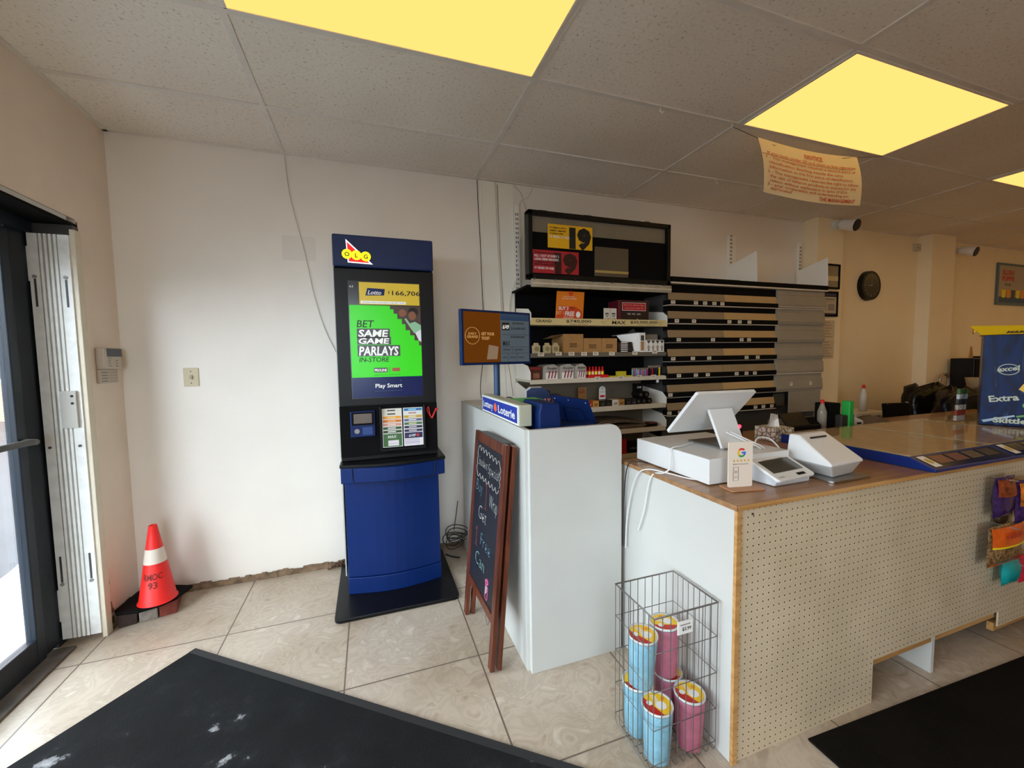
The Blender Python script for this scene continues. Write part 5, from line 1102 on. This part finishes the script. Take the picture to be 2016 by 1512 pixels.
# rolling papers shelf z 1.0105
zb = 1.0105
bx = [(1.95, .05, (150, 60, 40), 'russet and cream'), (2.002, .05, (206, 150, 70), 'amber'), (2.06, .05, (28, 32, 26), 'black with green top'), (2.112, .052, (22, 20, 20), 'plain black'), (2.168, .054, (222, 210, 196), 'white with red print'), (2.224, .05, (176, 130, 70), 'kraft brown'), (2.285, .05, (24, 24, 26), 'black glossy'), (2.338, .05, (34, 34, 36), 'charcoal')]
for k, (x, w_, col, nm) in enumerate(bx):
    def f(m, x=x, w_=w_, col=col):
        m.box(x, x+w_, -.285, -.2, zb, zb+.048, mat('paper box '+nm, col, .4)); T = FY(x, -.2856, zb); pc = mat('pb print '+nm, tuple(min(255, int(c*1.6+30)) if sum(col) < 300 else int(c*.6) for c in col), .5)
        m.poly([(.008, .012), (.02, .034), (.026, .02), (w_-.008, .036), (w_-.014, .012)], pc, T, .0004)
    goods(f, 'rolling_paper_box', nm+' rolling paper box on the shelf below the lighters', 'box', 'rolling paper boxes')
t = thing('standing_card', (1.99, -.2, zb), 'tall brown card standing behind the rolling paper boxes', 'card'); MB().box(1.93, 2.0, -.193, -.190, zb, zb+.145, mat('kraft card', (150, 112, 60), .7)).build('card', t); T = FY(1.93, -.1935, zb); m = MB().text('RAW', .008, .10, .02, crim, T, w=.05, bold=.03).text('11', .04, .06, .014, crim, T, bold=.02); m.rect(.012, .05, .125, .13, crim, T, .0003); m.build('print', t)
t = thing('standing_card', (2.14, -.2, zb), 'white round-topped card standing behind the rolling papers', 'card'); MB().prism([(0, 0), (.055, 0), (.055, .12)]+[(.0275+.0275*math.cos(a_), .12+.027*math.sin(a_)) for a_ in [k*PI/8 for k in range(9)]]+[(0, .12)], 0, .003, wht, T=FY(2.11, -.19, zb)).build('card', t); m = MB().text('Top Leaf', .006, .10, .010, ink, FY(2.11, -.1935, zb), w=.042).rect(.008, .048, .062, .078, red, FY(2.11, -.1935, zb), 0.0003); m.tube([(.0275+.009*math.cos(a_), .13+.009*math.sin(a_), .0004) for a_ in [k*PI/6 for k in range(12)]], .001, ink, 4, closed=True, T=FY(2.11, -.1935, zb)); m.build('print', t)
for k in range(5):
    x, z_ = (2.40, 2.45, 2.50, 2.42, 2.475)[k], zb+(0 if k < 3 else .051)
    def f(m, x=x, z_=z_): m.cyl((x, -.285, z_+.025), (x, -.2, z_+.025), .025, black, seg=16).disc(0, 0, .012, dgrey, FY(x, -.2856, z_+.025), 12)
    goods(f, 'tin', '%s round black tin in the small stack at the end of the paper shelf' % ('bottom left', 'bottom middle', 'bottom right', 'upper left', 'upper right')[k], 'tin', 'round black tins')
goods(lambda m: m.box(2.44, 2.50, -.2, -.15, zb, zb+.155, black).text('DSR', .01, .12, .014, wht, FY(2.44, -.2005, zb), w=.04, bold=.02), 'black_dispenser', 'tall black dispenser standing behind the round tins', 'dispenser')
goods(lambda m: m.box(2.47, 2.56, -.28, -.22, 1.165, 1.2, blackm).cyl((2.585, -.27, 1.175), (2.585, -.27, 1.2), .012, wht), 'hanging_clip', 'black holder hanging under the lighter shelf end', 'holder')
# newspapers and things on z .8305
zb = .8305; rn = random.Random(11)
for k in range(7):
    m = MB(); dx = rn.uniform(-.02, .02); n = 10; vs = []
    for j in range(2):
        for i in range(n+1):
            u = i/n; vs.append((2.03+dx+.42*u, -.30+.26*j, zb+.005+k*.007+(0 if k < 5 else (k-4)*.004)+(.014*math.sin(PI*u*1.2) if k > 4 else .0)))
    th = [(x, y, z+.004) for x, y, z in vs]; A = vs+th; q = 2*(n+1)
    fs = []
    for i in range(n): fs += [(i, n+1+i, n+2+i, i+1), (q+i, q+i+1, q+n+2+i, q+n+1+i), (i, i+1, q+i+1, q+i), (n+1+i, q+n+1+i, q+n+2+i, n+2+i)]
    m.add(A, fs, mat('newsprint %d' % (k % 3), ((120, 104, 88), (84, 70, 60), (150, 136, 116))[k % 3], .7, noise=.35, nscale=40))
    tag(m.build('newspaper'), ('lowest', 'second lowest', 'third lowest', 'middle', 'third from top', 'second from top', 'topmost curling')[k]+' newspaper in the pile on the shelf below the papers', 'newspaper', 'pile of newspapers')
tag(MB().tube([(1.99+.04*math.cos(a_), -.28, zb+.045+.035*math.sin(a_)) for a_ in [k*2*PI/16 for k in range(16)]], .004, black, 6, closed=True).tube([(2.03, -.28, zb+.07), (2.08, -.29, zb+.05), (2.14, -.29, zb+.02)], .004, black, 6, smoothn=4).build('headset'), 'black cable loop standing left of the newspaper pile', 'cable')
goods(lambda m: m.box(2.44, 2.58, -.28, -.18, zb, zb+.025, black).box(2.50, 2.57, -.29, -.24, zb+.025, zb+.035, mat('dull pink', (120, 60, 66), .5)), 'card_reader', 'black card reader with pink edge at the right of the newspapers', 'device')
zb = .6385
goods(lambda m: m.box(2.22, 2.29, -.29, -.2, zb, zb+.115, mat('tin red', (176, 34, 26), .4)), 'red_box', 'red box on the lowest shelf seen above the counter', 'box')
t = thing('delivery_tablet', (2.4, -.25, zb), 'black delivery tablet box reading Uber Eats on the lowest shelf', 'tablet'); MB().box(2.30, 2.50, -.28, -.22, zb, zb+.085, black).build('body', t, .003); MB().text('Uber Eats', .03, .03, .018, grey, FY(2.30, -.281, zb), w=.12).build('lettering', t)
tag(MB().tube([(2.50+.05*math.cos(a_), -.27, zb+.06+.055*math.sin(a_)) for a_ in [k*2*PI/16 for k in range(16)]], .003, black, 6, closed=True).build('cable_loop'), 'thin black cable loop at the right of the delivery tablet', 'cable')
for x0_, w_, h_, c_, lab in ((1.56, .10, .14, (40, 36, 34), 'dark carton on the paper shelf hidden mostly by the terminal'), (1.68, .09, .10, (150, 96, 50), 'brown carton on the paper shelf beside the dark one')):
    goods(lambda m: m.box(x0_, x0_+w_, -.28, -.15, 1.0105, 1.0105+h_, mat('c%d' % x0_.__hash__(), c_, .6)), 'carton', lab, 'box')

# ------------------------------------------------------------------ cigarette cabinet
t = thing('cigarette_cabinet', (3.5, -.15, 0), 'wide cigarette cabinet with bronze flaps, price tags and grey shutters', 'cabinet')
KX0, KX1, KX2, KX3 = 2.645, 3.20, 3.785, 4.37
MB().box(KX0, KX2, -.255, -.014, .4, 1.94, dgrey).box(KX2, KX3-.01, -.255, -.014, .8, 1.94, dgrey).box(KX0, KX3-.03, -.25, -.014, .02, .9, mat('cabinet base', (150, 138, 116), .6)).build('body', t)
m = MB().box(KX0, KX1+.13, -.345, -.30, 1.950, 1.985, blackm).box(KX1+.135, KX3, -.345, -.30, 1.948, 1.983, blackm); m.build('top_header', t, .001)
MB().box(KX0, KX3+.01, -.34, -.03, 1.934, 1.946, shelf_w).build('top_shelf', t)
rowz = [1.775, 1.632, 1.486, 1.339, 1.206, 1.058, .915]
def px2x(p): return 2.62+(p-75)/415*.57 if p < 490 else 3.19+(p-490)/360*.59
tags_ = [[118, 278, 344, 413, 473], [145, 266, 523, 590, 655], [160, 407, 605, 655], [123, 262, 381, 641, 717], [164, 285, 373, 577, 643, 700], [106], [100, 175, 710, 765, 825]]
for i, z in enumerate(rowz):
    ztop = 1.934 if i == 0 else rowz[i-1]-.006
    for j, (xa, xb, fm) in enumerate(((KX0, KX1, tan1), (KX1+.002, KX2, tan2 if i not in (4,) else tan1))):
        r = MB().box(xa, xb, -.30, -.256, z+.092, ztop, blackm); r.build('black_rail', t)
        T = frame((xa, -.318, z+.038), (1, 0, 0), (0, .012, .06)); MB().box(0.001, xb-xa-.001, 0, .058, -.004, 0, fm, T).build('flap', t)
        MB().box(xa, xb, -.326, -.256, z, z+.037, blackm).build('tag_rail', t)
    MB().box(KX0, KX2 if i else KX3-.01, -.333, -.256, z-.006, z-.0005, shelf_w if i in (0, 1, 6) else grey).build('shelf_edge', t)
    for p in tags_[i]: ptag(px2x(p)-.02, z+.006, -.326, t, .040, .026)
shz = [(1.788, 1.932), (1.641, 1.784), (1.486, 1.637), (1.343, 1.482), (1.209, 1.339), (1.056, 1.205)]
for k, (a_, b2) in enumerate(shz):
    prof = [(-.32, a_), (-.328, a_+.02), (-.322, a_+.10), (-.314, a_+.105), (-.312, b2), (-.26, b2), (-.26, a_)]
    m = MB(); x0_, x1_ = KX2+.004, KX3-.006*(k % 2); v = [(x0_, y, z) for y, z in prof]+[(x1_, y, z) for y, z in prof]; n = len(prof)
    m.add(v, [tuple(range(n))[::-1], tuple(range(n, 2*n))]+[(i, (i+1) % n, n+(i+1) % n, n+i) for i in range(n)], shelf_t)
    m.box(x0_, x1_, -.332, -.318, a_-.004, a_+.002, shelf_w if k in (0, 4) else grey); m.build('shutter', t)
ptag(3.95, 1.10, -.326, t, .03, .03); ptag(4.19, 1.10, -.326, t, .03, .03)
MB().box(3.94, 4.335, -.33, -.32, .86, 1.05, shelf_t).build('lower_shutter', t, .002)
MB().box(3.78, 3.92, -.30, -.26, .93, 1.03, mat('dark box', (66, 68, 58), .5)).build('side_box', t)
# uprights and wings above
for nm, x, z0_ in (('slotted_upright', 3.60, 2.02), ('slotted_upright', 4.475, 1.98)):
    m = MB().box(x-.05, x-.012, -.025, -.001, z0_, 2.455, upw).box(x-.008, x+.04 if x < 4 else x+.01, -.014, -.001, z0_, 2.445, upw)
    for k in range(13): m.box(x-.040, x-.034, -.026, -.0245, z0_+.015+k*.0335, z0_+.033+k*.0335, ink).box(x-.026, x-.020, -.026, -.0245, z0_+.015+k*.0335, z0_+.033+k*.0335, ink)
    tag(m.build(nm), 'white slotted wall upright above the %s of the cigarette cabinet' % ('middle' if x < 4 else 'right end'), 'bracket', 'slotted wall uprights')
    t2 = MB().prism([(.02, 0), (.31, 0), (.30, .26), (.02, .19)], -.003, .003, upw, T=frame((x-.055 if x < 4 else x-.075, -.01, 1.985), (0, -1, 0), (0, 0, 1)))
    tag(t2.build('side_wing', bevel=.001), 'white metal wing plate standing above the %s of the cigarette cabinet' % ('middle' if x < 4 else 'right end'), 'bracket', 'white wing plates')
tag(MB().box(2.655, 2.70, -.02, -.001, 2.44, 2.495, mat('wall box', (120, 108, 90), .5)).build('junction_box', bevel=.003), 'tiny grey junction box on the wall above the black header', 'box')
# ------------------------------------------------------------------ pillar items
def secam(x, y, z, label):
    t = thing('security_camera', (x, y, z), label, 'security camera', 'white security cameras under the ceiling')
    MB().cyl((x-.07, y+.03, z+.02), (x-.07, y+.0, z+.02), .045, wht, seg=16).build('mount', t)
    MB().tube([(x-.07, y, z+.02), (x-.05, y-.04, z+.02), (x-.02, y-.05, z+.0)], .02, wht, 8).build('arm', t)
    a_ = Vector((x-.055, y-.03, z+.012)); b2 = Vector((x-.045, y-.15, z-.028)); MB().cyl(a_, b2, .046, wht, .056, 20).build('body', t, .003)
    MB().cyl(b2, b2+(b2-a_).normalized()*.006, .053, black, .05, 20).build('lens', t)
secam(4.79, -.175, 2.585, 'white security camera with black lens on the first pillar'); secam(7.06, -.031, 2.535, 'white security camera on the far right wall past the second pillar')
def framed(x0, x1, z0_, z1_, y, label, inner, lines, fm=blackm):
    t = thing('picture_frame', ((x0+x1)/2, y, z0_), label, 'frame', None)
    m = MB(); b = .016
    for q in ((x0, x1, z0_, z0_+b), (x0, x1, z1_-b, z1_), (x0, x0+b, z0_, z1_), (x1-b, x1, z0_, z1_)): m.box(q[0], q[1], y-.02, y-.001, q[2], q[3], fm)
    m.build('frame', t); s_ = MB().box(x0+b, x1-b, y-.012, y-.002, z0_+b, z1_-b, inner).build('sheet', t); m = MB(); T = FY(x0+b, y-.0125, z0_+b); W_, H_ = x1-x0-2*b, z1_-z0_-2*b
    for a_, b2, c_, d_, mt in lines: m.rect(a_*W_, b2*W_, c_*H_, d_*H_, mt, T, .0003)
    m.build('print', s_)
PY = -.146
framed(4.52, 4.80, 2.0, 2.235, PY, 'black framed certificate on the first pillar, upper one', mat('cert beige', (150, 138, 112), .3, noise=.25, nscale=8), [(.0, 1, .3, .52, mat('cert cream', (214, 196, 150), .5))])
framed(4.50, 4.785, 1.735, 1.975, PY, 'black framed licence with dark header on the first pillar, lower one', mat('licence', (200, 186, 158), .5), [(0, 1, .82, 1, mat('licence blue', (40, 44, 84), .5)), (.1, .9, .7, .74, dgrey), (.1, .9, .6, .63, grey), (.1, .45, .2, .5, grey), (.55, .9, .2, .5, grey), (0, 1, 0, .08, MATS['licence blue'] if 'licence blue' in MATS else ink)])
for k, (z0_, z1_, lab) in enumerate(((1.52, 1.70, 'pinned paper with faint print below the framed licence'), (1.33, 1.515, 'lower pinned paper with faint print on the first pillar'))):
    t = thing('paper_sheet', (4.66, PY, z0_), lab, 'paper', 'papers pinned on the first pillar'); MB().box(4.53, 4.77, PY-.003, PY-.0005, z0_, z1_, mat('wall paper', (212, 194, 160), .6)).build('sheet', t); m = MB(); T = FY(4.53, PY-.0035, z0_)
    for j in range(6): m.rect(.03+.01*(j % 2), .21-.02*(j % 3), .02+.027*j, .026+.027*j, mat('faint ink', (150, 130, 104), .6), T)
    m.build('print', t)
t = thing('wall_clock', (5.49, -.02, 2.085), 'round black wall clock on the tan wall between the pillars', 'clock')
MB().cyl((5.475, -.001, 2.085), (5.475, -.045, 2.085), .155, black, .15, 40).build('case', t, .004); T = FY(5.475, -.046, 2.085); m = MB().disc(0, 0, .125, mat('clock face', (28, 28, 30), .25), T, 36, .0004)
for k in range(12): a_ = k*PI/6; m.disc(.105*math.sin(a_), .105*math.cos(a_), .005, grey, T, 8, .001)
m.rect(-.003, .003, 0, .085, grey, T, .0015); m.rect(-.06, 0, -.003, .003, grey, T, .0015); m.text('12', -.018, .06, .02, dgrey, T, z=.001); m.disc(0, 0, .01, grey, T, 12, .002); m.build('face', t)
tag(MB().box(6.22, 6.32, -.03, -.001, 2.50, 2.58, ivory).rect(.01, .09, .03, .035, dgrey, FY(6.22, -.0305, 2.5)).build('wall_vent_box', bevel=.003), 'small ivory box on the wall in the corner of the second pillar', 'box')
t = thing('drink_poster', (8.3, -.02, 1.95), 'blue framed frozen drink poster on the far right wall', 'poster')
MB().box(7.90, 8.75, -.02, -.001, 1.955, 2.475, mat('poster frame', (90, 110, 116), .4)).build('frame', t); s_ = MB().box(7.93, 8.72, -.023, -.018, 1.985, 2.445, mat('poster face', (176, 160, 134), .4, noise=.1, nscale=5)).build('sheet', t)
T = FY(7.93, -.0235, 1.985); m = MB(); pr = mat('poster letter', (196, 50, 40), .5); m.text('SLUSH', .06, .345, .06, pr, T, w=.26, bold=.04, z=.0005); m.text('PUPPIE', .06, .27, .06, pr, T, w=.28, bold=.04, z=.0005); m.rect(0, .79, 0, .07, mat('poster sea', (50, 84, 110), .5), T, .0003)
for k in range(6): m.poly([(.06+.11*k, .16), (.16+.11*k, .16), (.145+.11*k, .06), (.075+.11*k, .06)], (yellow, lido, dgrey)[k % 3], T, .0008)
m.text('ICE', .13, .21, .03, dgrey, T, w=.14, bold=.03, z=.0005); m.build('print', s_)
# ------------------------------------------------------------------ back corner beyond the counter
t = thing('back_bench', (6.6, -.4, 0), 'low wooden bench with sink along the far wall', 'bench')
MB().box(6.0, 8.2, -.76, -.135, .83, .87, mat('bench top', (168, 128, 76), .5, noise=.15, nscale=10)).build('bench_top', t, .002)
m = MB().box(6.02, 8.18, -.72, -.14, .0, .83, mat('bench side', (120, 96, 66), .6)); m.build('carcass', t)
t = thing('tap', (6.3, -.3, .87), 'curved steel tap over the sink at the second pillar', 'tap')
MB().tube([(6.53, -.22, .872), (6.53, -.22, 1.05), (6.51, -.22, 1.11), (6.45, -.22, 1.13), (6.39, -.22, 1.11), (6.37, -.22, 1.05)], .014, steel, 10, smoothn=5).build('spout', t); MB().tube([(6.53, -.24, .90), (6.47, -.27, .93), (6.38, -.29, .93), (6.34, -.29, .90)], .012, steel, 8, smoothn=4).build('lever', t)
t = thing('microwave', (7.0, -.35, .87), 'black boxy appliance on the bench behind the beige cup', 'appliance')
MB().box(6.68, 7.25, -.36, -.16, .872, 1.30, black).build('body', t, .006); MB().box(6.69, 7.24, -.365, -.36, .9, 1.29, blackm).build('door', t); MB().box(7.0, 7.15, -.34, -.2, 1.301, 1.32, black).build('top_cap', t)
tag(MB().prism([(0, 0), (.07, 0), (.04, .12), (.03, .13), (.02, .12)], 0, .01, card, T=FY(6.70, -.3, 1.301)).build('card_triangle'), 'small brown pointed card on top of the black appliance', 'card')
tag(MB().lathe([(0, 0), (.055, 0), (.10, .24), (.104, .245), (.098, .245), (.05, .01)], mat('cup beige', (190, 160, 116), .6), (6.14, -.625, .871), 24).build('paper_cup'), 'large beige paper cup in front of the black appliance', 'cup')
tag(MB().prism([(0, 0), (.22, 0), (.22, .13), (.06, .13)], 0, .06, mat('pack red', (150, 30, 24), .4), T=FY(6.27, -.60, .871)).build('red_pack'), 'red carton leaning beside the beige cup', 'box')
t = thing('folding_chair', (4.46, -.85, 0), 'black folding chair leaning behind the ticket cases at left of the bags', 'chair')
MB().prism([(0, 0), (.34, -.01), (.30, -.22), (.05, -.22)], 0, .02, blackm, T=frame((4.24, -.85, .985), (1, 0, 0), (0, 0, 1))).build('backrest', t, .01)
MB().box(4.26, 4.58, -1.02, -.72, .45, .48, blackm).build('seat', t, .008)
for x in (4.29, 4.55):
    MB().tube([(x, -.86, .98), (x+.0, -.80, .5), (x-.01, -.72, .01)], .011, steel, 8).build('leg', t); MB().tube([(x, -.74, .50), (x, -1.0, .02)], .011, steel, 8).build('leg', t)
bagm = mat('black plastic bag', (16, 15, 14), .28, bump=1.0, bscale=22, spec=.35)
def bag(x0, x1, z0_, z1_, y0, d, label, seed, name='plastic_bag'):
    rn = random.Random(seed); m = MB(); n, k = 28, 22; vs = []
    for j in range(k+1):
        for i in range(n):
            a_ = 2*PI*i/n; v = j/k; f = (math.sin(PI*min(v*1.0, .999)*.80+.16))**.25*(1+.09*math.sin(a_*5+v*9+seed)+.07*rn.uniform(-1, 1))
            if v > .97: f *= .6
            vs.append(((x0+x1)/2+(x1-x0)/2*f*math.cos(a_), y0+d/2*f*math.sin(a_), z0_+(z1_-z0_)*v+(.03*math.sin(a_*3+seed)+.02*rn.uniform(-1, 1))*v))
    m.add(vs, [(j*n+i, j*n+(i+1) % n, (j+1)*n+(i+1) % n, (j+1)*n+i) for j in range(k) for i in range(n)]+[tuple(range(k*n, k*n+n))], bagm, True)
    tag(m.build(name), label, 'plastic bag', 'black plastic bags in the back corner')
bag(5.34, 5.98, .02, 1.04, -.46, .26, 'black crumpled bin bag rising directly right of the folding chair', 1)
bag(5.12, 5.95, .02, 1.04, -.80, .30, 'black bin bag behind the card easel', 2)
bag(5.5, 6.2, .02, .95, -1.18, .34, 'black crumpled bag between the easel and the blue candy box', 3)
